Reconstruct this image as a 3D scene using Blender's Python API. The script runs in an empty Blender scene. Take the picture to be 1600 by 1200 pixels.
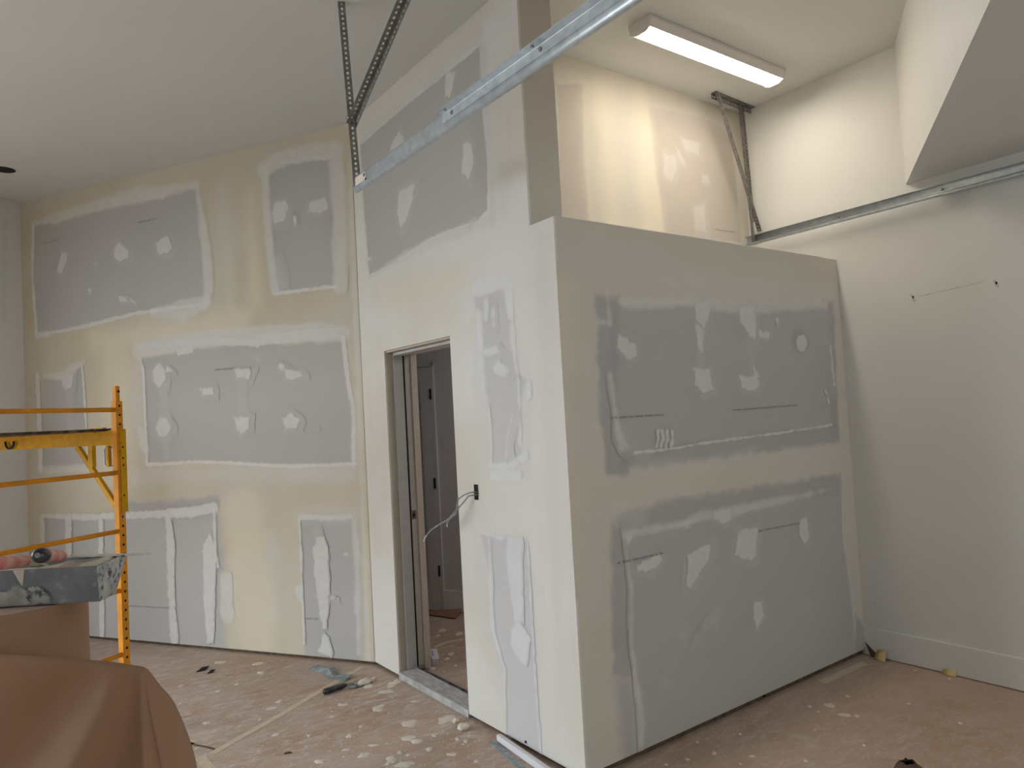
import bpy, bmesh, math, random
import numpy as np
from mathutils import Vector, Matrix, noise as mnoise

# ------------------------------------------------------------------ camera
SC = bpy.context.scene
COL = SC.collection
F = 1127.0
def _ray(x, y): return np.array([x-800.0, y-600.0, F])
_v1, _v2 = _ray(-25, 695), _ray(2337, 565)
_Y = _v1/np.linalg.norm(_v1)
_X = _v2-_Y*np.dot(_v2, _Y); _X /= np.linalg.norm(_X)
_Z = np.cross(_X, _Y)
RW = np.array([_X, _Y, _Z])                       # camera frame -> world
EYE = np.array([0.0, 0.0, 1.6])
cam_d = bpy.data.cameras.new('camera'); cam_d.sensor_width = 36; cam_d.lens = F/1600*36
cam_d.clip_start = 0.05
cam = bpy.data.objects.new('camera', cam_d); COL.objects.link(cam)
_r, _u, _b = RW@np.array([1, 0, 0.]), RW@np.array([0, -1., 0]), RW@np.array([0, 0, -1.])
cam.matrix_world = Matrix(((_r[0], _u[0], _b[0], 0), (_r[1], _u[1], _b[1], 0), (_r[2], _u[2], _b[2], 1.6), (0, 0, 0, 1)))
SC.camera = cam

# ------------------------------------------------------------------ world, daylight, exposure
w = bpy.data.worlds.new('sky'); SC.world = w; w.use_nodes = True
w.node_tree.nodes['Background'].inputs[0].default_value = (0.86, 0.935, 1.0, 1)
w.node_tree.nodes['Background'].inputs[1].default_value = 9.6
SC.view_settings.view_transform = 'Standard'; SC.view_settings.look = 'None'
SC.view_settings.gamma = 1.0; SC.view_settings.use_curve_mapping = False
SC.view_settings.exposure = 0.06
LED_STRENGTH = 31.0
LED_COLOR = (1.0, 0.90, 0.76)

# second building grid, turned about 31.5 degrees
N = np.array([.852, .523, 0]); N /= np.linalg.norm(N)
T = np.array([-N[1], N[0], 0])
ZU = np.array([0, 0, 1.0])
XU = np.array([1.0, 0, 0]); YU = np.array([0, 1.0, 0])
def nt(n, t, z=0.0): return N*n+T*t+ZU*z
X0, Y0, XR = 2.065, 2.43, 4.40          # door wall, closet front, right wall
CEIL, BOXH = 3.665, 2.478
NL = 4.12                                # left wall plane
NI = 5.40                                # wall seen through the doorway
NO, TL = -3.2, 6.16                      # near left wall, far left wall
WIN = (-1.5, 1.9, 0.0, 2.9)              # unseen opening added in the far left wall for daylight: n0,n1,z0,z1
pd = bpy.data.lights.new('added_daylight_opening', 'AREA'); pd.shape = 'RECTANGLE'
pd.size = WIN[1]-WIN[0]; pd.size_y = WIN[3]-WIN[2]; pd.cycles.is_portal = True
po = bpy.data.objects.new('added_daylight_opening', pd); COL.objects.link(po)
_c = nt((WIN[0]+WIN[1])/2, TL+.12, (WIN[2]+WIN[3])/2)
po.matrix_world = Matrix(((N[0], 0, T[0], _c[0]), (N[1], 0, T[1], _c[1]), (0, 1, 0, _c[2]), (0, 0, 0, 1)))

BACK = -3.6
BWIN = (0.9, 3.6, 1.55, 2.35)            # unseen window row added behind the viewer for cool light: x0,x1,z0,z1
pd2 = bpy.data.lights.new('added_daylight_window', 'AREA'); pd2.shape = 'RECTANGLE'
pd2.size = BWIN[1]-BWIN[0]; pd2.size_y = BWIN[3]-BWIN[2]; pd2.cycles.is_portal = True
po2 = bpy.data.objects.new('added_daylight_window', pd2); COL.objects.link(po2)
po2.matrix_world = Matrix(((1, 0, 0, (BWIN[0]+BWIN[1])/2), (0, 0, -1, BACK-.13), (0, 1, 0, (BWIN[2]+BWIN[3])/2), (0, 0, 0, 1)))

# ------------------------------------------------------------------ helpers
def wr(x, y): return RW@_ray(x, y)
def on_plane(px, p0, n):
    d = wr(*px); return EYE+d*(np.dot(np.asarray(p0)-EYE, n)/np.dot(d, n))
def on_floor(px, z=0.0):
    d = wr(*px); return EYE+d*((z-1.6)/d[2])
def at(x, y, dep): return EYE+wr(x, y)/F*dep

def S(r, g, b):
    f = lambda c: (c/255/12.92) if c/255 <= .04045 else ((c/255+.055)/1.055)**2.4
    return (f(r), f(g), f(b), 1)

def mat(name, col, rough=.7, metal=0.0, var=0.0, scale=6.0, bump=0.0, bscale=60.0, stretch=(1, 1, 1), col2=None, detail=4):
    m = bpy.data.materials.new(name); m.use_nodes = True
    nt_ = m.node_tree; b = nt_.nodes['Principled BSDF']
    b.inputs['Base Color'].default_value = col; b.inputs['Roughness'].default_value = rough
    b.inputs['Metallic'].default_value = metal
    L = nt_.links.new
    if var or col2 or bump:
        g = nt_.nodes.new('ShaderNodeNewGeometry')
        mp = nt_.nodes.new('ShaderNodeMapping'); mp.inputs['Scale'].default_value = stretch
        L(g.outputs['Position'], mp.inputs[0])
    if var or col2:
        n = nt_.nodes.new('ShaderNodeTexNoise'); n.inputs['Scale'].default_value = scale; n.inputs['Detail'].default_value = detail
        L(mp.outputs[0], n.inputs[0])
        rp = nt_.nodes.new('ShaderNodeValToRGB')
        c2 = col2 or tuple(c*(1+var) for c in col[:3])+(1,)
        c1 = col if col2 else tuple(c*(1-var) for c in col[:3])+(1,)
        rp.color_ramp.elements[0].position = .38; rp.color_ramp.elements[1].position = .64
        rp.color_ramp.elements[0].color = c1; rp.color_ramp.elements[1].color = c2
        L(n.outputs[0], rp.inputs[0]); L(rp.outputs[0], b.inputs['Base Color'])
    if bump:
        n2 = nt_.nodes.new('ShaderNodeTexNoise'); n2.inputs['Scale'].default_value = bscale; n2.inputs['Detail'].default_value = 5
        L(mp.outputs[0], n2.inputs[0])
        bp = nt_.nodes.new('ShaderNodeBump'); bp.inputs['Strength'].default_value = bump; bp.inputs['Distance'].default_value = .01
        L(n2.outputs[0], bp.inputs['Height']); L(bp.outputs[0], b.inputs['Normal'])
    return m

class Coat:
    """thin coat of compound or bare paper face: colour, feathered ragged edge, opacity"""
    def __init__(self, name, col, feather=.01, rag=.006, ragscale=45.0, op=1.0, rough=.8, var=.04, vscale=14.0, stretch=(1, 1, 1), high=0.0):
        self.name = name; self.col = np.array(col[:3]); self.f = feather; self.rag = rag; self.rs = ragscale; self.op = op
        self.var = var; self.vs = vscale; self.st = (stretch[0], stretch[2]); self.pad = feather/2+rag*1.4; self.high = high
def coat(*a, **k): return Coat(*a, **k)

def vnoise(P, scale, seed, octv=3):
    out = np.zeros(len(P)); amp = .5; tot = 0; Q = P*scale
    for o in range(octv):
        q = Q*(2**o)+seed*7.31+o*13.7; i = np.floor(q).astype(np.int64); fr = q-i; fr = fr*fr*(3-2*fr)
        def h(ix, iy):
            n = (ix*374761393+iy*668265263+seed*1274126177+o*97) & 0x7fffffff
            n = ((n ^ (n >> 13))*1103515245) & 0x7fffffff
            return ((n ^ (n >> 16)) & 0xffff)/65535.0
        a, b, c, d = h(i[:, 0], i[:, 1]), h(i[:, 0]+1, i[:, 1]), h(i[:, 0], i[:, 1]+1), h(i[:, 0]+1, i[:, 1]+1)
        out += amp*((a*(1-fr[:, 0])+b*fr[:, 0])*(1-fr[:, 1])+(c*(1-fr[:, 0])+d*fr[:, 0])*fr[:, 1]); tot += amp; amp *= .5
    return out/tot

class MB:
    def __init__(s): s.v = []; s.f = []; s.e = None
    def add(s, vs, fs):
        o = len(s.v); s.v += [tuple(map(float, p)) for p in vs]; s.f += [tuple(i+o for i in f) for f in fs]
    def box(s, c, ax, ay, az):
        c, ax, ay, az = map(np.asarray, (c, ax, ay, az))
        p = [c+i*ax+j*ay+k*az for k in (-1, 1) for j in (-1, 1) for i in (-1, 1)]
        fs = [(0, 2, 3, 1), (4, 5, 7, 6), (0, 1, 5, 4), (2, 6, 7, 3), (0, 4, 6, 2), (1, 3, 7, 5)]
        if np.dot(np.cross(ax, ay), az) < 0: fs = [f[::-1] for f in fs]
        s.add(p, fs)
        return s
    def bb(s, x0, x1, y0, y1, z0, z1):
        return s.box(((x0+x1)/2, (y0+y1)/2, (z0+z1)/2), ((x1-x0)/2, 0, 0), (0, (y1-y0)/2, 0), (0, 0, (z1-z0)/2))
    def nb(s, n0, n1, t0, t1, z0, z1):
        return s.box(nt((n0+n1)/2, (t0+t1)/2, (z0+z1)/2), N*(n1-n0)/2, T*(t1-t0)/2, ZU*(z1-z0)/2)
    def prism(s, poly, z0, z1):
        n = len(poly); a = sum(poly[i][0]*poly[(i+1) % n][1]-poly[(i+1) % n][0]*poly[i][1] for i in range(n))
        if a < 0: poly = poly[::-1]
        vs = [(p[0], p[1], z0) for p in poly]+[(p[0], p[1], z1) for p in poly]
        fs = [tuple(range(n))[::-1], tuple(range(n, 2*n))]+[(i, (i+1) % n, (i+1) % n+n, i+n) for i in range(n)]
        s.add(vs, fs); return s
    def tube(s, pts, r, seg=10, cap=True):
        pts = [np.asarray(p, float) for p in pts]; n = len(pts)
        rs = r if hasattr(r, '__len__') else [r]*n
        vs = []; up = None
        for i, p in enumerate(pts):
            d = pts[min(i+1, n-1)]-pts[max(i-1, 0)]; d /= np.linalg.norm(d)+1e-12
            if up is None: up = ZU if abs(d[2]) < .9 else XU
            a = np.cross(d, up); a /= np.linalg.norm(a); b = np.cross(a, d); up = b
            for k in range(seg):
                th = 2*math.pi*k/seg; vs.append(p+rs[i]*(math.cos(th)*a+math.sin(th)*b))
        fs = [(i*seg+k, i*seg+(k+1) % seg, (i+1)*seg+(k+1) % seg, (i+1)*seg+k) for i in range(n-1) for k in range(seg)]
        if cap: fs += [tuple(range(seg))[::-1], tuple(range((n-1)*seg, n*seg))]
        s.add(vs, fs); return s
    def lathe(s, c, prof, seg=32, axis=ZU, ref=XU):
        c = np.asarray(c, float); axis = np.asarray(axis, float); a = np.asarray(ref, float); b = np.cross(axis, a)
        vs = [c+r*(math.cos(2*math.pi*k/seg)*a+math.sin(2*math.pi*k/seg)*b)+h*axis for r, h in prof for k in range(seg)]
        m = len(prof)
        s.add(vs, [(i*seg+k, i*seg+(k+1) % seg, (i+1)*seg+(k+1) % seg, (i+1)*seg+k) for i in range(m-1) for k in range(seg)])
        return s
    def perf(s, a, b, wdir, w, pitch, hr, hl=None):
        """perforated flat strip from a to b, width w along wdir"""
        a, b = np.asarray(a, float), np.asarray(b, float); L = np.linalg.norm(b-a); d = (b-a)/L; wd = np.asarray(wdir, float)
        n = max(1, int(round(L/pitch))); p = L/n; hl = hl or hr
        for i in range(n):
            c = a+d*(i+.5)*p
            o = [(-1, -1), (0, -1), (1, -1), (1, 0), (1, 1), (0, 1), (-1, 1), (-1, 0)]
            vo = [c+d*x*p/2+wd*y*w/2 for x, y in o]
            vi = [c+d*hl*math.cos(math.radians(225+45*k))+wd*hr*math.sin(math.radians(225+45*k)) for k in range(8)]
            s.add(vo+vi, [(k, (k+1) % 8, 8+(k+1) % 8, 8+k) for k in range(8)])
        return s

def obj(name, mb, m, parent=None, smooth=False, solid=0, bevel=0, kind=None, label=None, fix=False):
    me = bpy.data.meshes.new(name); me.from_pydata(mb.v, [], mb.f); me.update()
    if fix:
        bm = bmesh.new(); bm.from_mesh(me); bmesh.ops.remove_doubles(bm, verts=bm.verts, dist=1e-6)
        bmesh.ops.recalc_face_normals(bm, faces=bm.faces); bm.to_mesh(me); bm.free()
    if smooth:
        for p in me.polygons: p.use_smooth = True
    if m: me.materials.append(m)
    o = bpy.data.objects.new(name, me); COL.objects.link(o)
    if parent:
        o.parent = parent; o.matrix_parent_inverse = parent.matrix_world.inverted()
    if solid:
        md = o.modifiers.new('thick', 'SOLIDIFY'); md.thickness = solid; md.offset = 0
    if bevel:
        md = o.modifiers.new('bevel', 'BEVEL'); md.width = bevel; md.segments = 2; md.limit_method = 'ANGLE'
    if kind: o['kind'] = kind
    if label: o['label'] = label
    return o

def thing(name, label, cat, loc=(0, 0, 0), group=None):
    o = bpy.data.objects.new(name, None); COL.objects.link(o); o.location = loc; o.empty_display_size = .1
    o.matrix_world = Matrix.Translation(loc)
    o['label'] = label; o['category'] = cat
    if group: o['group'] = group
    return o
def tag(o, label, cat, kind=None, group=None):
    o['label'] = label; o['category'] = cat
    if kind: o['kind'] = kind
    if group: o['group'] = group
    return o
def struct(name, mb, m, label, cat, **k):
    return tag(obj(name, mb, m, **k), label, cat, 'structure')

# ------------------------------------------------------------------ materials
CREAM = (.640, .575, .455, 1)
def wall_mat(name, c1, c2, c3, stretch=(1.6, 1.6, .25), scale=1.3):
    m = mat(name, c1, .78, col2=c2, scale=scale, stretch=stretch, detail=5)
    t = m.node_tree; L = t.links.new; b = t.nodes['Principled BSDF']
    base = b.inputs['Base Color'].links[0].from_socket
    g = t.nodes.new('ShaderNodeNewGeometry'); mp = t.nodes.new('ShaderNodeMapping'); mp.inputs['Scale'].default_value = (.5, .5, 1.1)
    L(g.outputs['Position'], mp.inputs[0])
    n = t.nodes.new('ShaderNodeTexNoise'); n.inputs['Scale'].default_value = 1.7; n.inputs['Detail'].default_value = 6
    L(mp.outputs[0], n.inputs[0])
    mr = t.nodes.new('ShaderNodeMapRange'); mr.inputs[1].default_value = .42; mr.inputs[2].default_value = .68; L(n.outputs[0], mr.inputs[0])
    mx = t.nodes.new('ShaderNodeMixRGB'); mx.inputs[2].default_value = c3; L(base, mx.inputs[1]); L(mr.outputs[0], mx.inputs[0])
    L(mx.outputs[0], b.inputs['Base Color'])
    n2 = t.nodes.new('ShaderNodeTexNoise'); n2.inputs['Scale'].default_value = 9; n2.inputs['Detail'].default_value = 6; L(mp.outputs[0], n2.inputs[0])
    bp = t.nodes.new('ShaderNodeBump'); bp.inputs['Strength'].default_value = .06; bp.inputs['Distance'].default_value = .02
    L(n2.outputs[0], bp.inputs['Height']); L(bp.outputs[0], b.inputs['Normal'])
    return m
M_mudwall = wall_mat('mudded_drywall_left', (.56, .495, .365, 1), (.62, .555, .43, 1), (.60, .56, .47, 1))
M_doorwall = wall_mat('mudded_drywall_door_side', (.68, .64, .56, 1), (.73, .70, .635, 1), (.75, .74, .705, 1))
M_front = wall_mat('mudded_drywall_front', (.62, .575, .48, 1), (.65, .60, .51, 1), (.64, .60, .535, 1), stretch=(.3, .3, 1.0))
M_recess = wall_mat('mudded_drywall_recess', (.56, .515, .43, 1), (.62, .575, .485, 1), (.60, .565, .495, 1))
M_paint = mat('white_wall_paint', (.72, .715, .68, 1), .55, var=.012, scale=2, bump=.03, bscale=180)
M_ceil = mat('white_ceiling_paint', (.68, .69, .665, 1), .7, var=.01, scale=2)
M_trim = mat('white_trim_paint', (.74, .73, .70, 1), .4)
M_primer = mat('grey_primer_paint', (.60, .59, .585, 1), .6, var=.015, scale=3)
M_gray = coat('bare_drywall_paper', (.470, .455, .432, 1), feather=.014, rag=.003, ragscale=30, var=.025, vscale=3)
M_gray_soft = coat('bare_drywall_paper_feathered', (.475, .46, .437, 1), feather=.09, rag=.008, ragscale=14, var=.02, vscale=3)
M_lilac = coat('bare_drywall_paper_cool', (.575, .565, .58, 1), feather=.03, rag=.004, ragscale=20, var=.015, vscale=3)
M_graytan = coat('thin_compound_over_paper', (.50, .45, .39, 1), feather=.03, rag=.006, ragscale=20, var=.02, vscale=3)
M_white = coat('fresh_joint_compound', (.66, .645, .61, 1), feather=.010, rag=.006, ragscale=34, var=.05, vscale=30, op=.92, high=.7)
M_bead = coat('compound_edge_bead', (.70, .68, .64, 1), feather=.006, rag=.004, ragscale=35, var=.05, op=.85, high=1.0)
M_band = coat('joint_compound_band', (.670, .650, .605, 1), feather=.035, rag=.007, ragscale=14, var=.04, vscale=20, op=.75)
M_haze = coat('thin_joint_compound_wipe', (.65, .63, .59, 1), feather=.10, rag=.012, ragscale=8, var=.03, op=.4)
M_cool = coat('cool_white_compound', (.73, .73, .735, 1), feather=.02, rag=.005, ragscale=30, var=.04, op=.8, high=.6)
M_dark = coat('damp_grey_compound', (.405, .392, .38, 1), feather=.04, rag=.009, ragscale=18, var=.05, vscale=10, op=.85, stretch=(.4, .4, 2.0))
M_warm = coat('warm_compound_wipe', (.74, .66, .51, 1), feather=.16, rag=.02, ragscale=6, var=.02, op=.55)
M_print = mat('black_print', (.34, .33, .325, 1), .9)
M_pencil = coat('pencil_and_scuffs', (.40, .39, .36, 1), feather=.004, rag=.002, op=.6)
M_plate = mat('dark_wood_bottom_plate', (.10, .065, .04, 1), .9, var=.3, scale=30)
M_black = mat('black_void', (.006, .006, .006, 1), .9)
M_galv = mat('galvanised_steel', (.56, .62, .66, 1), .36, metal=.55, var=.10, scale=26, bump=.03, bscale=90)
M_galv_dark = mat('dark_galvanised_angle', (.25, .24, .23, 1), .5, metal=.6, var=.18, scale=30)
M_sticker = mat('paper_sticker', (.80, .70, .62, 1), .7, var=.03, scale=60)
M_stickp = mat('sticker_print', (.10, .09, .09, 1), .7)
M_led = bpy.data.materials.new('led_diffuser'); M_led.use_nodes = True
_b = M_led.node_tree.nodes['Principled BSDF']; _b.inputs['Emission Color'].default_value = LED_COLOR+(1,)
_b.inputs['Emission Strength'].default_value = LED_STRENGTH; _b.inputs['Base Color'].default_value = (.8, .8, .8, 1)
M_fix = mat('white_fixture_body', (.82, .79, .77, 1), .45)
M_orange = mat('orange_scaffold_paint', S(212, 140, 34), .45, var=.10, scale=18, bump=.03)
M_yellow = mat('yellow_scaffold_paint', (.60, .31, .004, 1), .45, var=.10, scale=18, bump=.03)
M_deck = mat('grimy_deck_edge', (.025, .02, .018, 1), .9, col2=(.16, .10, .04, 1), scale=22)
M_steel = mat('dull_steel', (.35, .35, .36, 1), .35, metal=.9)
M_kraft = mat('brown_kraft_paper', S(152, 116, 88), .72, var=.03, scale=4, bump=.02, bscale=30)
M_kraft_end = mat('paper_roll_end', S(196, 172, 158), .8, var=.05, scale=30)
M_strap = mat('black_webbing', (.015, .013, .012, 1), .8)
M_hpink = mat('pink_rubber_handle', S(196, 112, 104), .6, col2=S(206, 168, 152), scale=34)
M_hblack = mat('black_rubber_handle', (.012, .012, .014, 1), .35, col2=(.05, .05, .05, 1), scale=40)
M_blade = mat('compound_crusted_blade', (.62, .58, .50, 1), .6, var=.12, scale=40)
M_wetmud = mat('wet_joint_compound', (.66, .61, .50, 1), .5, var=.06, scale=26, bump=.5, bscale=34)
M_cable = mat('grey_electrical_cable', (.30, .30, .28, 1), .4, var=.1, scale=30)
M_cabletip = mat('white_cable_tip', (.72, .72, .70, 1), .5)
M_sill = mat('dusty_grey_sill_board', (.36, .36, .35, 1), .8, col2=(.56, .55, .53, 1), scale=22, stretch=(3, .5, 1), bump=.2, bscale=40)
M_sillblk = mat('dirty_black_sill_strip', (.02, .02, .022, 1), .6, col2=(.16, .16, .16, 1), scale=26)
M_jamb = mat('grey_primed_jamb', (.50, .50, .485, 1), .7, var=.05, scale=14)
M_dooredge = mat('primed_door_edge', (.50, .47, .43, 1), .7, var=.05, scale=14)
M_jambwood = mat('bare_wood_jamb', (.60, .53, .45, 1), .7, var=.04, scale=10, stretch=(6, 6, .5))
M_tape = mat('masking_tape', (.64, .55, .41, 1), .75, var=.08, scale=25)
M_tapeY = mat('yellow_masking_tape', (.60, .46, .20, 1), .7, var=.1, scale=40)
M_chip = mat('dried_compound_chip', (.72, .66, .56, 1), .85, var=.08, scale=30, bump=.2)
M_scrap = mat('grey_metal_scrap', (.30, .34, .34, 1), .55, metal=.3, var=.25, scale=40)
M_bscrap = mat('black_scrap', (.012, .010, .010, 1), .8)
M_carton = mat('white_carton', (.74, .73, .76, 1), .6)
M_cprint = mat('purple_carton_print', (.10, .08, .26, 1), .6)
M_brownscrap = mat('dark_brown_card', (.10, .055, .035, 1), .85, var=.2, scale=30)

# pan: grey plastic with compound crust
M_pan = mat('grey_plastic_mud_pan', (.17, .185, .205, 1), .42, col2=(.23, .245, .265, 1), scale=16)
def crust(m, lo, hi, sc, col):
    t = m.node_tree; L = t.links.new; b = t.nodes['Principled BSDF']
    base = b.inputs['Base Color'].links[0].from_socket
    n = t.nodes.new('ShaderNodeTexNoise'); n.inputs['Scale'].default_value = sc; n.inputs['Detail'].default_value = 8; n.inputs['Roughness'].default_value = .65
    g = t.nodes.new('ShaderNodeNewGeometry'); L(g.outputs['Position'], n.inputs[0])
    r = t.nodes.new('ShaderNodeMapRange'); r.inputs[1].default_value = lo; r.inputs[2].default_value = hi; L(n.outputs[0], r.inputs[0])
    mx = t.nodes.new('ShaderNodeMixRGB'); mx.inputs[2].default_value = col; L(base, mx.inputs[1]); L(r.outputs[0], mx.inputs[0]); L(mx.outputs[0], b.inputs['Base Color'])
    return m
crust(M_pan, .55, .68, 26, (.40, .40, .38, 1))
M_pancrust = mat('crusted_pan_side', (.34, .35, .35, 1), .7, col2=(.48, .47, .43, 1), scale=30, bump=.4, bscale=60)
crust(M_pancrust, .50, .60, 42, (.07, .075, .085, 1))
for _m in (M_orange, M_yellow):
    _m.node_tree.nodes['Principled BSDF'].inputs['Specular IOR Level'].default_value = .2; _m.node_tree.nodes['Principled BSDF'].inputs['Roughness'].default_value = .6
crust(M_orange, .66, .72, 30, (.60, .48, .34, 1)); crust(M_yellow, .68, .74, 26, (.30, .16, .03, 1))

# floor paper: reddish kraft paper, dusted with compound
M_floor = bpy.data.materials.new('dusty_builders_paper'); M_floor.use_nodes = True
def floor_mat():
    t = M_floor.node_tree; L = t.links.new; b = t.nodes['Principled BSDF']; b.inputs['Roughness'].default_value = .75
    g = t.nodes.new('ShaderNodeNewGeometry')
    def noi(sc, det=6, rough=.6, st=(1, 1, 1), dist=0):
        mp = t.nodes.new('ShaderNodeMapping'); mp.inputs['Scale'].default_value = st; mp.inputs['Rotation'].default_value = (0, 0, .6)
        L(g.outputs['Position'], mp.inputs[0])
        n = t.nodes.new('ShaderNodeTexNoise'); n.inputs['Scale'].default_value = sc; n.inputs['Detail'].default_value = det
        n.inputs['Roughness'].default_value = rough; n.inputs['Distortion'].default_value = dist; L(mp.outputs[0], n.inputs[0]); return n.outputs[0]
    def rng(s, a, c, hi=1.0):
        r = t.nodes.new('ShaderNodeMapRange'); r.inputs[1].default_value = a; r.inputs[2].default_value = c; r.inputs[4].default_value = hi; L(s, r.inputs[0]); return r.outputs[0]
    def mix(f, a, c):
        m = t.nodes.new('ShaderNodeMixRGB'); L(f, m.inputs[0])
        if isinstance(a, tuple): m.inputs[1].default_value = a
        else: L(a, m.inputs[1])
        m.inputs[2].default_value = c; return m.outputs[0]
    def mul(a, c):
        m = t.nodes.new('ShaderNodeMath'); m.operation = 'MULTIPLY'; L(a, m.inputs[0]); L(c, m.inputs[1]); return m.outputs[0]
    c = mix(rng(noi(1.1), .35, .7), (.43, .29, .205, 1), (.50, .365, .28, 1))
    sx = t.nodes.new('ShaderNodeSeparateXYZ'); L(g.outputs['Position'], sx.inputs[0])
    tr_ = rng(sx.outputs[0], 3.4, 1.9); 
    ad_ = t.nodes.new('ShaderNodeMath'); ad_.operation = 'MULTIPLY_ADD'; ad_.inputs[1].default_value = .6; ad_.inputs[2].default_value = .4; L(tr_, ad_.inputs[0]); traffic = ad_.outputs[0]
    c = mix(mul(rng(noi(1.6, 8, .7), .40, .70, .6), traffic), c, (.60, .525, .46, 1))                       # dust film
    c = mix(mul(mul(rng(noi(9, 8, .72, (1, 2.2, 1), .8), .47, .66, .9), rng(noi(.9), .3, .6)), traffic), c, (.68, .62, .57, 1))    # smears
    c = mix(mul(rng(noi(46, 4, .6), .60, .68, .8), rng(noi(2.3), .38, .62)), c, (.62, .56, .49, 1))   # specks
    L(c, b.inputs['Base Color'])
    bp = t.nodes.new('ShaderNodeBump'); bp.inputs['Strength'].default_value = .35; bp.inputs['Distance'].default_value = .03
    L(noi(3.2, 4, .5, (1, 2.5, 1), 1.0), bp.inputs['Height']); L(bp.outputs[0], b.inputs['Normal'])
floor_mat()

# ------------------------------------------------------------------ room shell
A_out = nt(NO, TL); A_in = nt(NL, TL)
cor = np.array([X0, (NL-N[0]*X0)/N[1]])              # inside corner of left wall and door wall
YC = cor[1]
xb = lambda n, y: (n-N[1]*y)/N[0]
plan = [(xb(NO, BACK)-.3, BACK-.3), (XR+.3, BACK-.3), (XR+.3, 8.6), (-1.2, 9.4), tuple(nt(NO-.3, TL+.3)[:2])]
floor = struct('floor', MB().prism(plan, -.08, 0.0), M_floor, 'brown builders paper floor covered with white compound dust and splatter', 'floor')
ceil = struct('ceiling', MB().prism(plan, CEIL, CEIL+.1), M_ceil, 'flat white painted ceiling above the whole room', 'ceiling')

M_ground = mat('added_outside_ground', (.30, .295, .28, 1), .9, var=.05, scale=3)
_g = MB(); _o = nt(0, TL+.3)
_g.box(nt(-2, TL+.3+9, -.11), N*16, T*9, ZU*.02)  # outside ground, added so less sky light reaches the ceiling from below
_g.bb(-14, 18, BACK-18, BACK-.3, -.13, -.09)
struct('added_ground_outside', _g, M_ground, 'unseen concrete ground added outside to hold back light from below', 'ground')
GAP = .022
def plate(parent, mb): return obj('bottom_plate', mb, M_plate, parent)
# left wall
tc = float(np.dot(T[:2], cor))
wl = struct('wall_left', MB().nb(NL, NL+.012, tc+.001, TL, GAP, CEIL), M_mudwall, 'long taped drywall wall behind the yellow scaffold', 'wall')
plate(wl, MB().nb(NL+.012, NL+.10, tc-.1, TL, 0, GAP+.002))
obj('stud_core', MB().nb(NL+.012, NL+.11, tc+.05, TL+.2, GAP+.002, CEIL), M_primer, wl)
# far left wall
wf = struct('wall_far_left', MB().nb(NO-.2, WIN[0], TL, TL+.12, 0, CEIL).nb(WIN[1], NL, TL, TL+.12, 0, CEIL).nb(WIN[0], WIN[1], TL, TL+.12, WIN[3], CEIL), M_paint, 'painted wall at the far left edge meeting the taped wall beside an unseen opening added for daylight', 'wall')
# near left wall, no opening
wo = struct('wall_near_left', MB().nb(NO-.12, NO, -6.5, TL+.1, 0, CEIL), M_paint, 'painted wall to the left of the viewer', 'wall')
wb = struct('wall_back', MB().bb(-6, BWIN[0], BACK-.12, BACK, 0, CEIL).bb(BWIN[1], XR+.1, BACK-.12, BACK, 0, CEIL).bb(BWIN[0], BWIN[1], BACK-.12, BACK, 0, BWIN[2]).bb(BWIN[0], BWIN[1], BACK-.12, BACK, BWIN[3], CEIL), M_paint, 'painted wall with a window row added for light behind the viewer', 'wall')
# right wall
wrt = struct('wall_right', MB().bb(XR, XR+.12, BACK-.1, 8.5, 0, CEIL), M_paint, 'smooth white painted wall on the right with baseboard', 'wall')
bbm = MB().bb(XR-.014, XR, BACK, Y0, .004, .175)
struct('baseboard_right', bbm, M_trim, 'tall flat white baseboard along the right wall', 'baseboard', bevel=.003)
# closet front
wfr = struct('wall_front', MB().bb(X0+.012, XR, Y0, Y0+.012, .034, BOXH), M_front, 'grey taped drywall front of the low closet box', 'wall')
plate(wfr, MB().bb(X0+.02, XR, Y0+.022, Y0+.09, 0, .034))
obj('stud_core', MB().bb(X0+.012, XR, Y0+.012, Y0+.10, .034, BOXH-.02), M_primer, wfr)
obj('top_ledge', MB().bb(X0+.0125, XR, Y0+.0125, 3.05, BOXH-.02, BOXH-.0005), M_front, wfr)
# door side wall
YS, DA, DB, DH = 2.605, 3.36, 4.165, 2.055
XI = 2.29
wd_ = struct('wall_door_side', MB().bb(X0, X0+.012, Y0, DA, GAP, BOXH).bb(X0, X0+.012, DA, DB, DH, BOXH).bb(X0, X0+.012, DB, YC+.01, GAP, BOXH)
             .bb(X0, X0+.012, YS, YC+.01, BOXH, CEIL), M_doorwall, 'taped drywall wall with the open pocket doorway', 'wall')
plate(wd_, MB().bb(X0+.02, X0+.1, Y0+.03, DA, 0, GAP).bb(X0+.02, X0+.1, DB, YC, 0, GAP))
obj('stud_core', MB().bb(X0+.012, XI, Y0+.1, DA, GAP, BOXH-.02).bb(X0+.012, XI, DA, DB, DH, BOXH-.02).bb(X0+.055, XI, DB+.012, YC+.2, GAP, BOXH-.02), M_primer, wd_)
# upper stub and recess wall
XS = 2.27
wu = struct('wall_recess', MB().bb(X0+.012, XS, YS, YS+.012, BOXH, CEIL).bb(XS-.012, XS, YS+.012, 3.05, BOXH, CEIL).bb(XS-.012, XR, 3.05, 3.065, BOXH-.02, CEIL), M_recess,
            'cream taped drywall around the lamp recess above the closet', 'wall')
struct('wall_upper_fill', MB().bb(X0+.012, XS-.013, YS+.013, 5.2, BOXH+.002, CEIL), M_primer, 'hidden wall core above the doorway', 'wall')
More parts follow.
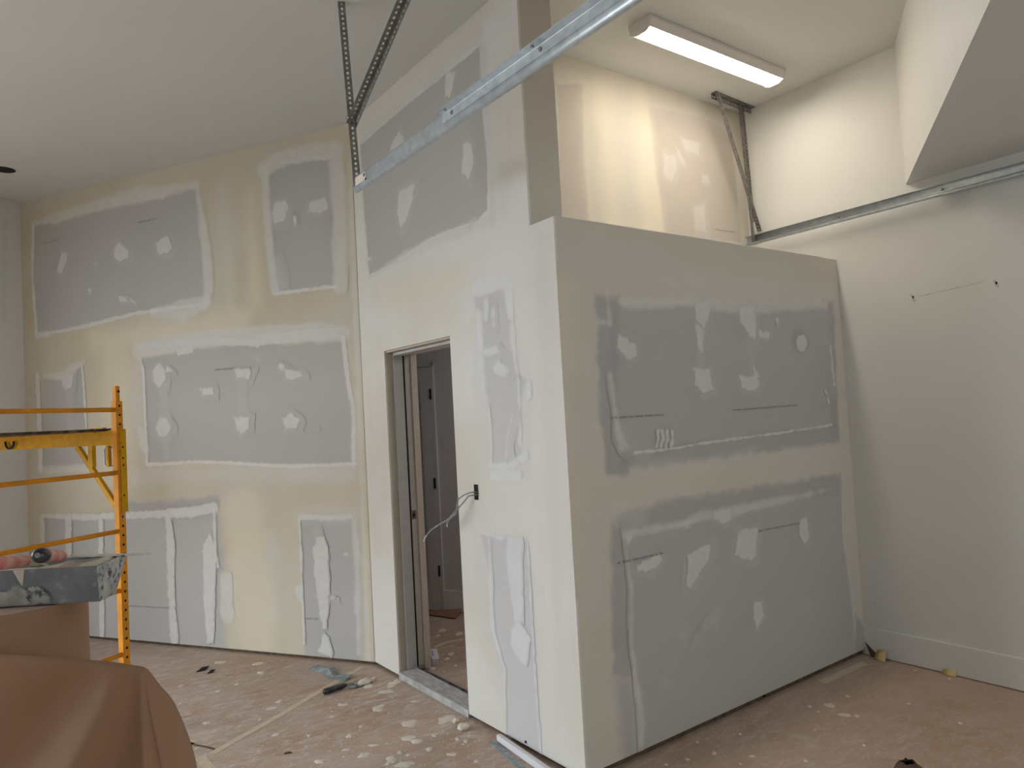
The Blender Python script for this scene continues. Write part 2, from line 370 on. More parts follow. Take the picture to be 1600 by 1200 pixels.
# dropped soffit on the second grid
sa = np.array([XR, 1.972]); sd = -N[:2]
s1 = sa+sd*3.1; s2 = s1-T[:2]*3.6
M_soffit = mat('white_soffit_paint', (.62, .625, .64, 1), .45, var=.01, scale=2)
sof = struct('ceiling_soffit', MB().prism([tuple(sa), tuple(s1), (s1[0], BACK), (XR, BACK)], 2.83, CEIL), M_paint, 'dropped white ceiling soffit at the upper right corner', 'soffit')
# interior beyond the doorway
wi = struct('wall_interior', MB().nb(NI, NI+.1, -.5, 5.4, 0, BOXH), M_primer, 'grey wall seen through the doorway', 'wall')
ci = struct('ceiling_interior', MB().prism([(X0+.1, Y0+.1), (XR, Y0+.1), (XR, 5.2), tuple(nt(NI+.1, 0.9)[:2]), tuple(nt(NI+.1, 5.4)[:2]), tuple(nt(NL+.1, 5.4)[:2]), (X0+.1, YC+.2)], BOXH-.02, BOXH+.04), M_primer,
            'ceiling of the room beyond the doorway', 'ceiling')
struct('wall_interior_end', MB().nb(NL+.1, NI+.1, 5.4, 5.5, 0, BOXH), M_primer, 'end wall of the room beyond the doorway', 'wall')
pA = on_plane((692.5, 955), nt(NI, 0), N); tA = float(np.dot(pA, T))
struct('baseboard_interior', MB().nb(NI-.014, NI, .5, tA, .004, .178), M_trim, 'baseboard seen through the doorway', 'baseboard')

il = thing('added_interior_lamp', 'unseen ceiling lamp added to brighten the room beyond the doorway', 'ceiling light', (3.3, 3.6, BOXH-.03))  # no lamp seen here; added to lift the dim inner room
M_ilamp = bpy.data.materials.new('added_lamp_glow'); M_ilamp.use_nodes = True
_b = M_ilamp.node_tree.nodes['Principled BSDF']; _b.inputs['Emission Color'].default_value = (1, .93, .88, 1); _b.inputs['Emission Strength'].default_value = 40
obj('added_lamp_dome', MB().lathe((3.3, 3.6, BOXH-.035), [(.14, 0), (.12, -.03), (.07, -.05), (0, -.057)], 24), M_ilamp, il)
obj('added_lamp_base', MB().lathe((3.3, 3.6, BOXH-.02), [(.15, 0), (.15, -.016), (.13, -.016)], 24), M_trim, il)

# pocket door with split jambs
d1 = tag(thing('door_1', 'x', 'x', (X0+.1, DB, 0)), 'pocket door slid into the wall between split jambs', 'door', 'structure')
obj('drywall_return', MB().bb(X0+.012, 2.120, DB-.001, DB+.012, .02, DH).bb(X0+.012, 2.120, DA, DB, DH-.012, DH-.0005), mat('drywall_return_paper', (.50, .45, .36, 1), .8, var=.03), d1)
obj('front_jamb', MB().bb(2.120, 2.186, DB-.014, DB+.012, .042, DH-.012).bb(2.120, 2.186, DA, DB, DH-.03, DH-.012), M_jamb, d1, bevel=.002)
obj('pocket_gap', MB().bb(2.186, 2.204, DB+.003, DB+.0115, .04, DH).bb(2.186, 2.204, DA, DB, DH-.006, DH), M_black, d1)
panel = obj('door_panel', MB().bb(2.204, 2.246, DB-.002, DB+.02, .045, DH-.01), M_dooredge, d1, bevel=.002)
zl = 1.0
obj('latch_plate', MB().bb(2.206, 2.236, DB-.0035, DB-.001, zl-.028, zl+.028), mat('brown_steel_latch', (.20, .15, .12, 1), .45, metal=.5), panel)
obj('latch_hole', MB().bb(2.212, 2.226, DB-.0042, DB-.003, zl-.014, zl+.010), M_black, panel)
obj('rear_jamb', MB().bb(2.247, XI, DB-.010, DB+.012, .02, DH-.012).bb(2.247, XI, DA, DB, DH-.02, DH-.006), M_jambwood, d1, bevel=.002)
sill = tag(obj('door_sill', MB().bb(X0-.005, 2.185, DA-.0, DB+.0, 0.0, .042), M_sill, bevel=.003), 'dusty grey wooden sill board lying across the doorway', 'sill', 'structure')
obj('sill_strip', MB().bb(2.187, 2.235, DA, DB, 0, .022), M_sillblk, sill)

# panel door seen inside
d2 = tag(thing('door_2', 'x', 'x', tuple(pA)), 'grey shaker panel door with dark hinges seen through the doorway', 'door', 'structure')
DW = .76; t0 = tA+.006
obj('casing_gap', MB().nb(NI-.004, NI, t0-.004, t0+DW+.01, 0, 2.06), M_black, d2)
dp = obj('door_slab', MB().nb(NI-.022, NI-.002, t0, t0+.10, .012, 2.05).nb(NI-.022, NI-.002, t0+DW-.1, t0+DW, .012, 2.05).nb(NI-.022, NI-.002, t0+.1, t0+DW-.1, 1.93, 2.05)
         .nb(NI-.022, NI-.002, t0+.1, t0+DW-.1, .012, .20).nb(NI-.012, NI-.002, t0+.1, t0+DW-.1, .2, 1.93), M_primer, d2)
obj('door_jamb_trim', MB().nb(NI-.018, NI, t0-.03, t0-.004, 0, 2.09).nb(NI-.018, NI, t0-.03, t0+DW+.03, 2.056, 2.09), M_primer, d2)
for z in (1.82, 1.07, .34):
    obj('hinge', MB().nb(NI-.030, NI-.016, t0-.008, t0+.006, z-.045, z+.045), mat('dark_bronze_hinge', (.03, .027, .025, 1), .5, metal=.6), d2)

# ------------------------------------------------------------------ wall coats
PL = dict(L=(nt(NL, 0), N, T, wl), D=(np.array([X0, 0, 0]), XU, YU, wd_), F=(np.array([0, Y0, 0]), YU, XU, wfr), B=(np.array([0, 3.05, 0]), YU, XU, wu), R=(np.array([XR, 0, 0]), XU, YU, wrt),
          W=(nt(0, TL), T, N, wf), I=(nt(NI, 0), N, T, wi))
LIM = dict(L=(tc, TL, GAP, CEIL), D=(Y0, YC, GAP, CEIL), F=(X0, XR, .034, BOXH), B=(XS, XR, BOXH, CEIL), R=(BACK, 3.05, 0, CEIL), W=(NO, NL, 0, CEIL))
def seg_dist(P, a, b):
    ab = b-a; tt = np.clip(((P-a)@ab)/(ab@ab+1e-12), 0, 1); return np.linalg.norm(P-(a+tt[:, None]*ab), axis=1), tt
COATS = []
class Layer: pass
def build_coat(wall, name, uv, m, layer, width=None):
    c = Layer(); c.wall, c.name, c.m, c.layer = wall, name, m, layer; c.uv = np.asarray(uv, float); c.idx = len(COATS)
    c.ws = None if width is None else (list(width) if hasattr(width, '__len__') else [width]*len(c.uv))
    wm = 0 if c.ws is None else max(c.ws)/2
    c.lo = c.uv.min(0)-m.pad-wm; c.hi = c.uv.max(0)+m.pad+wm
    COATS.append(c); return c
def coat_alpha(c, P):
    uv, m = c.uv, c.m; k = len(uv)
    if c.ws is None:
        d = np.full(len(P), 1e9); ins = np.zeros(len(P), bool)
        for i in range(k):
            a, b = uv[i], uv[(i+1) % k]
            d = np.minimum(d, seg_dist(P, a, b)[0])
            x = ((a[1] > P[:, 1]) != (b[1] > P[:, 1]))
            xi = (b[0]-a[0])*(P[:, 1]-a[1])/(b[1]-a[1]+1e-12)+a[0]
            ins ^= x & (P[:, 0] < xi)
        d = np.where(ins, d, -d)
    else:
        d = np.full(len(P), -1e9)
        for i in range(k-1):
            q, tt = seg_dist(P, uv[i], uv[i+1]); d = np.maximum(d, (c.ws[i]+(c.ws[i+1]-c.ws[i])*tt)/2-q)
    e = d+m.rag*2.6*(vnoise(P, m.rs, 3+c.idx % 17)-.5)*1.6
    t = np.clip((e+m.f/2)/m.f, 0, 1)
    return m.op*t*t*(3-2*t)
def coat_color(c, P):
    m = c.m; v = 1+m.var*2*(vnoise(P*np.array(m.st), m.vs, 31+c.idx % 13)-.5)
    return m.col[None]*v[:, None]
CELL = dict(L=.0085, D=.0062, F=.0058, B=.0075, R=.0025, W=.012)
def flush_coats():
    mats = {}
    for wall in PL:
        cs = sorted([c for c in COATS if c.wall == wall], key=lambda c: (c.layer, c.idx))
        if not cs: continue
        p0, n, u, parent = PL[wall]; L_ = LIM[wall]
        wm = parent.data.materials[0]; cm = wm.copy(); cm.name = wm.name+'_with_coats'
        t = cm.node_tree; L = t.links.new; b = t.nodes['Principled BSDF']
        a = t.nodes.new('ShaderNodeAttribute'); a.attribute_name = 'coat'
        base = b.inputs['Base Color'].links[0].from_socket
        inv = t.nodes.new('ShaderNodeMath'); inv.operation = 'SUBTRACT'; inv.inputs[0].default_value = 1; L(a.outputs['Alpha'], inv.inputs[1])
        sc = t.nodes.new('ShaderNodeVectorMath'); sc.operation = 'SCALE'; L(base, sc.inputs[0]); L(inv.outputs[0], sc.inputs['Scale'])
        ad = t.nodes.new('ShaderNodeVectorMath'); ad.operation = 'ADD'; L(sc.outputs[0], ad.inputs[0]); L(a.outputs['Color'], ad.inputs[1])
        L(ad.outputs[0], b.inputs['Base Color'])
        ah = t.nodes.new('ShaderNodeAttribute'); ah.attribute_name = 'relief'
        bp = t.nodes.new('ShaderNodeBump'); bp.inputs['Strength'].default_value = 1.0; bp.inputs['Distance'].default_value = .0022
        L(ah.outputs['Fac'], bp.inputs['Height'])
        if b.inputs['Normal'].links: L(b.inputs['Normal'].links[0].from_socket, bp.inputs['Normal'])
        L(bp.outputs[0], b.inputs['Normal'])
        for k, c in enumerate(cs):
            lo = np.maximum(c.lo, (L_[0]+.0004, L_[2]+.0004)); hi = np.minimum(c.hi, (L_[1]-.0004, L_[3]-.0004)); sz = hi-lo
            if min(sz) <= 0: continue
            cell = CELL[wall]
            if c.ws is not None: cell = max(.003, min(cell, max(c.ws)/3))
            nx, ny = max(3, int(sz[0]/cell)+1), max(3, int(sz[1]/cell)+1)
            gx, gy = np.meshgrid(np.linspace(lo[0], hi[0], nx), np.linspace(lo[1], hi[1], ny)); P = np.stack([gx.ravel(), gy.ravel()], 1)
            al = coat_alpha(c, P); km = (al > .004).reshape(ny, nx)
            q = km[:-1, :-1] | km[1:, :-1] | km[:-1, 1:] | km[1:, 1:]; jy, jx = np.nonzero(q)
            if not len(jy): continue
            idx = np.stack([jy*nx+jx, jy*nx+jx+1, (jy+1)*nx+jx+1, (jy+1)*nx+jx], 1)
            used, ii = np.unique(idx, return_inverse=True); ii = ii.reshape(-1, 4); Pu = P[used]
            C = np.zeros((len(Pu), 3)); W = np.zeros(len(Pu)); Hh = np.zeros(len(Pu))
            for e in cs[:k+1]:
                if np.any(e.lo > hi) or np.any(e.hi < lo): continue
                ae = al[used] if e is c else coat_alpha(e, Pu)
                C = C*(1-ae)[:, None]+coat_color(e, Pu)*ae[:, None]; W = W*(1-ae)+ae; Hh = Hh*(1-ae*(1 if e.m.high == 0 else .3))+ae*e.m.high
            pu = np.asarray(u)[None]*Pu[:, 0:1]+ZU[None]*Pu[:, 1:2]+n[None]*(np.dot(p0, n)-.0003-4e-5*k)
            if np.dot(np.cross(u, ZU), n) > 0: ii = ii[:, ::-1]
            me = bpy.data.meshes.new(c.name); me.from_pydata(pu.tolist(), [], ii.tolist()); me.update()
            at_ = me.attributes.new('coat', 'FLOAT_COLOR', 'POINT'); at_.data.foreach_set('color', np.concatenate([C, W[:, None]], 1).astype(np.float32).ravel())
            ar = me.attributes.new('relief', 'FLOAT', 'POINT'); ar.data.foreach_set('value', Hh.astype(np.float32))
            me.materials.append(cm)
            o = bpy.data.objects.new(c.name, me); COL.objects.link(o); o.parent = parent
def uvs(wall, px):
    p0, n, u, _ = PL[wall]
    r = []
    for p in px:
        q = on_plane(p, p0, n); r.append((float(np.dot(q, u)), float(q[2])))
    return r
def area(wall, px, m, layer=1, name='exposed_drywall'): return build_coat(wall, name, uvs(wall, px), m, layer)
def stroke(wall, px, w, m, layer=2, name='compound_band'): return build_coat(wall, name, uvs(wall, px), m, layer, w)
def dab(wall, px, m=M_white, layer=4, name='screw_patch'):
    r = build_coat(wall, name, uvs(wall, px), m, layer)
    c = np.mean(px, 0); big = [tuple(c+(np.array(p)-c)*1.45+np.array((1.5, 3))) for p in px]
    build_coat(wall, 'compound_smear', uvs(wall, big), M_haze2, layer-1)
    return r
M_haze2 = coat('compound_smear', (.56, .545, .52, 1), feather=.03, rag=.008, ragscale=25, op=.32)

# --- left wall
area('L', [(52,353),(90,344),(150,330),(215,314),(305,292),(312,300),(315,380),(322,470),(300,478),(220,488),(160,502),(100,518),(60,523),(55,470),(50,400)], M_gray)
stroke('L', [(50,350),(90,340),(150,322),(210,306),(250,300),(306,289)], [.04,.09,.09,.13,.10,.06], M_band)
stroke('L', [(160,318),(230,304),(255,302)], .075, M_white, 3)
stroke('L', [(52,354),(51,430),(57,522)], .035, M_bead, 3, 'compound_bead')
stroke('L', [(58,524),(75,523)], .06, M_white, 3)
stroke('L', [(58,525),(130,510),(215,489),(325,474)], .028, M_bead, 3, 'compound_bead')
stroke('L', [(240,490),(285,484),(322,472)], [.06,.16,.10], M_band)
stroke('L', [(308,292),(314,340),(322,400),(325,450),(319,478)], [.03,.06,.09,.09,.06], M_band, 3)
dab('L', [(97,394),(107,397),(105,405),(97,427),(90,425),(92,412)])
dab('L', [(186,378),(201,392),(201,402),(188,409),(179,402),(179,388)])
dab('L', [(243,380),(262,368),(270,388),(262,396),(248,397)])
dab('L', [(187,463),(197,463),(200,472),(188,472)]); dab('L', [(201,464),(210,470),(213,475),(205,472)])
dab('L', [(148,409),(153,410),(151,414),(147,413)]); dab('L', [(138,451),(144,450),(140,459)])
area('L', [(418,268),(450,255),(490,250),(518,247),(521,290),(525,390),(525,445),(480,450),(440,457),(432,456),(427,400),(420,320)], M_gray)
stroke('L', [(413,262),(450,244),(490,236),(526,232)], .12, M_band); stroke('L', [(440,254),(480,247),(518,244)], .04, M_white, 3)
stroke('L', [(414,265),(418,340),(425,420),(430,456)], .07, M_band, 3)
stroke('L', [(523,240),(530,330),(531,445)], .11, M_band, 3)
stroke('L', [(431,458),(470,454),(525,447)], .025, M_bead, 3, 'compound_bead')
stroke('L', [(434,408),(438,440)], .06, M_haze, 3)
dab('L', [(430,315),(445,312),(452,322),(445,345),(430,350),(426,335)]); dab('L', [(484,315),(508,310),(513,325),(500,333),(483,331)])
dab('L', [(460,337),(464,340),(463,350),(459,347)])
area('L', [(219,560),(260,551),(300,545),(340,538),(400,535),(450,540),(525,528),(535,540),(541,600),(552,640),(552,725),(455,725),(350,720),(300,720),(232,722),(227,650),(224,575)], M_gray)
stroke('L', [(216,548),(300,532),(400,523),(500,519),(538,521)], [.13,.14,.13,.14,.09], M_band)
stroke('L', [(230,540),(320,532),(402,535)], .06, M_white, 3); stroke('L', [(406,530),(470,524),(520,520)], .08, M_white, 3)
stroke('L', [(280,550),(298,547)], .05, M_white, 3)
stroke('L', [(219,561),(224,580),(227,650),(230,727)], .025, M_bead, 3, 'compound_bead'); stroke('L', [(211,570),(214,660)], .10, M_haze); stroke('L', [(220,675),(226,700)], .08, M_band, 3)
stroke('L', [(536,528),(540,560),(545,600),(553,640),(553,727)], .035, M_bead, 3, 'compound_bead'); stroke('L', [(545,550),(556,640),(556,720)], .06, M_haze)
stroke('L', [(230,727),(300,722),(350,723),(455,729),(557,725)], .026, M_bead, 3, 'compound_bead')
stroke('L', [(212,745),(300,742),(350,740),(455,743),(545,741)], [.12,.07,.11,.10,.12], M_haze); stroke('L', [(458,740),(548,738)], .10, M_haze)
stroke('L', [(255,605),(257,655)], .085, M_haze2, 2); stroke('L', [(378,592),(379,650)], .07, M_haze2, 2); stroke('L', [(259,685),(259,712)], .07, M_haze2, 2)
for p in ([(249,566),(257,576),(259,595),(249,606),(240,595),(238,578)], [(262,572),(270,580),(260,582)], [(313,606),(334,605),(334,616),(318,617)], [(368,576),(393,577),(389,590),(370,590)],
          [(437,567),(446,570),(444,577),(435,577)], [(445,577),(470,580),(474,587),(460,594),(448,590)], [(250,652),(262,655),(269,668),(262,681),(250,683),(244,670)], [(367,651),(390,652),(389,668),(377,678),(369,670)],
          [(442,655),(455,645),(468,655),(464,668),(447,670)], [(488,668),(496,668),(495,669)]): dab('L', p)
area('L', [(68,592),(98,594),(112,582),(128,572),(131,590),(134,640),(137,690),(138,730),(70,735),(66,660)], M_gray)
stroke('L', [(70,588),(100,588),(112,577),(130,566)], [.05,.07,.08,.03], M_band); stroke('L', [(59,586),(62,660),(64,735)], .05, M_bead, 3, 'compound_bead')
stroke('L', [(128,571),(131,600),(134,650),(138,732)], .022, M_bead, 3, 'compound_bead'); stroke('L', [(64,735),(100,733),(138,730)], .06, M_band)
stroke('L', [(107,605),(110,690)], .075, M_haze2, 2); dab('L', [(98,587),(114,583),(113,605),(104,609),(98,600)])
area('L', [(66,808),(120,812),(200,804),(290,803),(334,795),(337,830),(340,900),(345,1012),(250,1004),(120,995),(68,985)], M_gray)
area('L', [(330,800),(342,805),(352,900),(352,1010),(330,1008)], M_gray_soft)
stroke('L', [(66,806),(130,808),(190,806),(250,803),(300,800),(335,793)], [.03,.05,.05,.06,.08,.07], M_white, 3); stroke('L', [(200,794),(270,790),(338,785)], .08, M_dark, 1, 'damp_band')
stroke('L', [(335,795),(337,860),(341,885)], .022, M_bead, 3, 'compound_bead'); stroke('L', [(352,905),(354,960)], .11, M_band, 3); stroke('L', [(362,880),(364,1005)], .07, M_haze)
stroke('L', [(263,812),(267,850),(267,900),(269,950),(273,998)], [.055,.08,.07,.06,.08], M_white, 4, 'screw_row_stroke')
area('L', [(328,833),(318,852),(319,932),(324,1004),(334,1004),(336,932),(339,860)], M_white, 4, 'screw_row_stroke'); stroke('L', [(322,825),(332,822)], .06, M_haze2, 3)
stroke('L', [(107,812),(108,990)], .075, M_white, 4, 'screw_row_stroke'); stroke('L', [(158,815),(160,990)], .05, M_white, 4, 'screw_row_stroke'); stroke('L', [(66,812),(70,880)], .05, M_band, 3)
area('L', [(469,813),(548,810),(558,826),(561,889),(560,961),(562,1036),(476,1026),(475,961),(472,921),(470,846)], M_gray)
area('L', [(548,812),(562,830),(565,900),(566,1040),(550,1036)], M_gray_soft)
stroke('L', [(467,804),(510,802),(556,805)], .11, M_haze); stroke('L', [(470,808),(510,809),(548,808)], .035, M_white, 3)
stroke('L', [(468,812),(471,870),(472,921),(476,1005)], .018, M_bead, 3, 'compound_bead'); area('L', [(460,915),(472,915),(473,942),(465,935)], M_white, 3, 'compound_smear')
stroke('L', [(553,815),(558,870),(559,940),(561,1020)], [.03,.045,.04,.02], M_band, 3)
area('L', [(495,839),(506,839),(512,855),(515,904),(514,947),(509,983),(505,981),(498,944),(492,898),(490,858)], M_white, 4, 'screw_row_stroke')
area('L', [(506,986),(514,999),(519,1016),(519,1026),(498,1019),(502,1004)], M_white, 4, 'screw_row_stroke'); stroke('L', [(497,832),(500,845)], .07, M_haze2, 3)
dab('L', [(517,932),(525,932),(525,935),(518,935)]); dab('L', [(538,863),(545,863),(544,868),(538,868)])
stroke('L', [(424,840),(428,960)], .10, M_haze, 1); stroke('L', [(400,560),(402,560)], .02, M_haze, 1)
stroke('L', [(345,290),(360,480)], .10, M_haze, 1); stroke('L', [(390,300),(400,470)], .09, M_warm, 1)
stroke('L', [(180,560),(190,740)], .3, M_warm, 1); stroke('L', [(380,800),(400,990)], .35, M_warm, 1); stroke('L', [(150,535),(380,500)], .16, M_warm, 1)
stroke('L', [(556,250),(564,480),(580,1030)], .022, M_warm, 3, 'corner_tape_line'); stroke('L', [(548,300),(562,650),(576,1030)], .03, M_band, 2, 'corner_tape_line')

# --- door side wall
area('D', [(563,226),(600,195),(645,156),(694,118),(750,72),(752,118),(755,188),(761,240),(762,275),(761,328),(733,359),(731,349),(705,359),(663,377),(615,410),(577,431),(572,363),(566,293)], M_gray)
stroke('D', [(566,212),(610,174),(660,132),(705,92),(748,52)], [.05,.07,.08,.10,.10], M_band); stroke('D', [(566,222),(620,172),(690,116)], .03, M_white, 3)
stroke('D', [(753,72),(758,150),(767,240),(770,345)], [.05,.05,.06,.06], M_band); stroke('D', [(778,110),(786,330)], .07, M_haze)
stroke('D', [(577,434),(620,408),(665,384),(735,355),(770,340)], [.02,.05,.07,.06,.05], M_band, 2); stroke('D', [(577,432),(612,414),(665,378),(705,360),(733,352)], .014, M_bead, 3, 'compound_bead')
stroke('D', [(561,230),(567,330),(575,432)], .035, M_band)
for p in ([(624,300),(648,287),(645,310),(635,345),(626,357),(621,328)], [(724,224),(738,223),(741,254),(733,280),(722,268)], [(624,203),(632,222),(610,236),(612,225)], [(696,116),(711,112),(705,149),(696,152)], [(572,404),(582,401),(578,409)]): dab('D', p)
area('D', [(742,463),(787,453),(791,480),(799,498),(797,531),(809,582),(824,594),(814,618),(811,696),(823,717),(769,726),(770,690),(764,642),(760,612),(755,540),(754,492),(743,480)], M_lilac)
area('D', [(736,440),(790,430),(832,600),(832,745),(754,745),(738,610)], M_haze, 1, 'thin_skim_coat')
stroke('D', [(744,452),(770,442),(790,437)], [.08,.09,.07], M_cool, 2); stroke('D', [(793,445),(797,490)], .05, M_cool, 2); stroke('D', [(800,510),(804,560),(811,600),(812,690)], [.02,.02,.014,.016], M_cool, 3)
stroke('D', [(748,490),(750,540),(753,600)], [.045,.05,.045], M_cool, 2); stroke('D', [(766,728),(800,728),(821,712)], [.02,.03,.03], M_cool, 3); stroke('D', [(764,640),(769,700),(767,725)], .012, M_cool, 3); stroke('D', [(770,744),(810,742)], .05, M_cool, 2)
for p in ([(768,573),(778,564),(795,578),(790,590),(775,585)], [(752,548),(775,540),(783,550),(760,556)], [(756,465),(764,463),(762,500),(756,500)], [(769,482),(773,480),(774,510),(770,512)]): dab('D', p, M_cool)
stroke('D', [(802,648),(795,690),(795,720)], [.02,.025,.03], M_haze, 4, 'screw_row_stroke'); stroke('D', [(802,648),(793,685),(792,718)], .006, M_cool, 5, 'compound_bead'); stroke('D', [(826,600),(826,618)], .03, M_cool, 3)
area('D', [(751,834),(824,842),(832,913),(838,1008),(847,1181),(791,1147),(788,1055),(767,993),(765,893),(755,855)], M_lilac)
area('D', [(742,828),(830,836),(848,1000),(858,1190),(800,1150),(770,1060),(748,960)], M_haze, 1, 'thin_skim_coat')
area('D', [(793,840),(816,842),(816,913),(818,970),(805,970),(793,886)], M_cool, 4, 'screw_row_stroke'); area('D', [(799,985),(811,970),(828,997),(822,1039),(809,1028),(799,1005)], M_cool, 4, 'screw_row_stroke')
stroke('D', [(765,844),(767,924),(770,985),(788,1047),(790,1139)], [.012,.03,.032,.014,.006], M_cool, 3); stroke('D', [(824,850),(832,985),(838,1085),(845,1178)], .008, M_cool, 3)
stroke('D', [(752,833),(790,843)], .01, M_cool, 3); stroke('D', [(744,840),(746,940)], .05, M_haze, 2); stroke('D', [(742,785),(764,832)], .02, M_haze, 2)
stroke('D', [(845,380),(880,1100)], .10, M_haze, 1, 'corner_bead_coat'); stroke('D', [(600,470),(720,430)], .12, M_warm, 1)
stroke('D', [(556,470),(575,900)], .12, M_warm, 1)

# --- closet front
area('F', [(964,476),(1290,474),(1296,517),(1305,615),(1307,660),(1215,675),(1102,690),(1057,699),(986,709),(969,675),(960,622),(952,517)], M_gray)
area('F', [(932,462),(968,462),(964,560),(966,660),(978,700),(985,742),(948,742),(936,640)], M_dark, 1, 'damp_band')
area('F', [(966,700),(1060,694),(1150,682),(1309,662),(1310,690),(1200,706),(1080,722),(970,736)], M_dark, 2, 'damp_band')
stroke('F', [(928,412),(1000,424),(1065,439),(1180,452),(1300,468)], [.10,.11,.14,.15,.13], M_haze, 1); stroke('F', [(975,474),(1080,472),(1130,478),(1180,481),(1290,476)], [.05,.05,.07,.06,.05], M_band, 3)
stroke('F', [(990,708),(1057,700),(1102,692),(1215,677),(1300,664)], .012, M_bead, 4, 'compound_bead'); stroke('F', [(990,732),(1100,722),(1180,706)], [.05,.03,.015], M_haze, 3)
stroke('F', [(948,458),(953,506)], .02, M_band, 3); stroke('F', [(953,585),(960,640),(970,700)], [.008,.02,.04], M_band, 4); stroke('F', [(936,503),(953,505)], .02, M_band, 3)
stroke('F', [(1288,480),(1294,540),(1301,610)], [.05,.04,.05], M_haze, 3); stroke('F', [(1297,540),(1303,600)], .02, M_white, 4); stroke('F', [(1289,612),(1295,630)], .015, M_white, 4)
area('F', [(1286,470),(1302,470),(1312,690),(1300,690)], M_dark, 1, 'damp_band')
for p in ([(967,523),(994,538),(994,555),(981,564),(964,540)], [(1084,472),(1110,472),(1108,495),(1099,514),(1086,495)], [(1086,504),(1099,514),(1097,551),(1091,549)], [(1155,480),(1177,478),(1181,506),(1179,532),(1170,525),(1157,502)],
          [(1084,577),(1108,576),(1114,607),(1099,614),(1086,600)], [(1155,587),(1179,589),(1187,600),(1176,612),(1159,604)], [(1176,572),(1187,589),(1179,591)], [(1185,517),(1202,519),(1200,529),(1187,527)], [(1211,499),(1215,498),(1215,512)]): dab('F', p)
ell = lambda cx, cy, a, b: [(cx+a*math.cos(k*math.pi/8), cy+b*math.sin(k*math.pi/8)) for k in range(16)]
area('F', ell(1250, 534, 14, 19), M_dark, 2, 'damp_band'); area('F', ell(1252, 536, 9, 13), M_white, 4, 'screw_patch')
stroke('F', [(1092,515),(1097,580)], .05, M_haze2, 2); stroke('F', [(1172,530),(1176,585)], .06, M_haze2, 2)
for x in (1027, 1034, 1042, 1050): stroke('F', [(x,674),(x+1,685),(x-2,698)], .014, M_white, 4, 'compound_smear')
stroke('F', [(972,675),(980,700),(1010,706)], .04, M_haze, 4)
area('F', [(974,832),(1072,820),(1160,792),(1300,764),(1314,768),(1316,840),(1328,920),(1336,1000),(1356,1018),(983,1198),(1000,1164),(1000,1100),(986,1000),(976,880)], M_gray)
area('F', [(958,806),(1050,780),(1150,765),(1312,741),(1315,767),(1160,793),(1072,817),(966,834)], M_dark, 2, 'damp_band'); area('F', [(955,815),(976,832),(988,1000),(988,1060),(958,1052)], M_dark, 1, 'damp_band')
area('F', [(1336,960),(1352,985),(1357,1018),(1336,1025)], M_dark, 2, 'damp_band'); area('F', [(960,1060),(990,1060),(1000,1190),(975,1195)], M_gray_soft, 1)
stroke('F', [(974,834),(980,880),(986,920),(986,1000),(993,1060),(1000,1100),(1003,1130),(1002,1164)], [.008,.010,.010,.014,.016,.03,.045,.01], M_band, 4)
stroke('F', [(976,836),(1072,818),(1088,808),(1140,800),(1220,782),(1300,764)], [.03,.03,.035,.05,.03,.01], M_band, 3); stroke('F', [(962,806),(1000,808)], .06, M_haze, 3)
for p in ([(996,884),(1028,866),(1034,876),(1016,894),(996,892)], [(1074,868),(1098,852),(1110,850),(1108,872),(1078,918),(1072,912)], [(1152,830),(1182,825),(1180,868),(1174,876),(1148,868)], [(1178,940),(1190,940),(1192,960),(1182,982),(1176,964)],
          [(1248,816),(1260,806),(1263,840),(1256,851),(1249,836)], [(1114,800),(1140,798),(1142,812),(1130,820),(1116,810)], [(975,834),(988,837),(980,852)]): dab('F', p)
stroke('F', [(1326,892),(1330,940),(1336,996)], [.01,.016,.02], M_haze, 3)
for p in [(1040,1070,14), (1110,975,16), (1120,960,12), (1090,1005,14), (1262,945,8), (1070,985,8)]: stroke('F', [(p[0]-p[2]/2,p[1]+8),(p[0],p[1]-6),(p[0]+p[2]/2,p[1])], .05, M_haze2, 3, 'compound_smear')
stroke('F', [(880,450),(890,900)], .08, M_warm, 1)

# --- recess wall
area('B', [(1012,165),(1100,184),(1143,208),(1159,381),(1039,366),(1025,272),(1017,208)], M_graytan)
area('B', [(869,131),(911,133),(913,240),(921,348),(877,342),(872,213)], M_graytan)
stroke('B', [(1011,168),(1020,251),(1033,362)], .035, M_warm, 3); stroke('B', [(1013,168),(1050,172),(1100,186),(1145,212)], .05, M_haze, 3); stroke('B', [(912,133),(914,240),(921,346)], .02, M_warm, 3); stroke('B', [(940,150),(960,350)], .16, M_warm, 1); stroke('B', [(1000,150),(1015,355)], .14, M_warm, 1)
M_bdab = coat('thin_screw_patch', (.60, .565, .51, 1), feather=.015, rag=.005, op=.75, high=.5)
for p in ([(1037,241),(1056,245),(1056,267),(1049,283),(1037,272)], [(1065,216),(1092,224),(1091,243),(1071,235)], [(1084,325),(1101,317),(1104,363),(1087,360)], [(1097,272),(1106,274),(1108,288),(1097,286)], [(1056,230),(1066,245),(1071,261),(1062,252)]): dab('B', p, M_bdab)
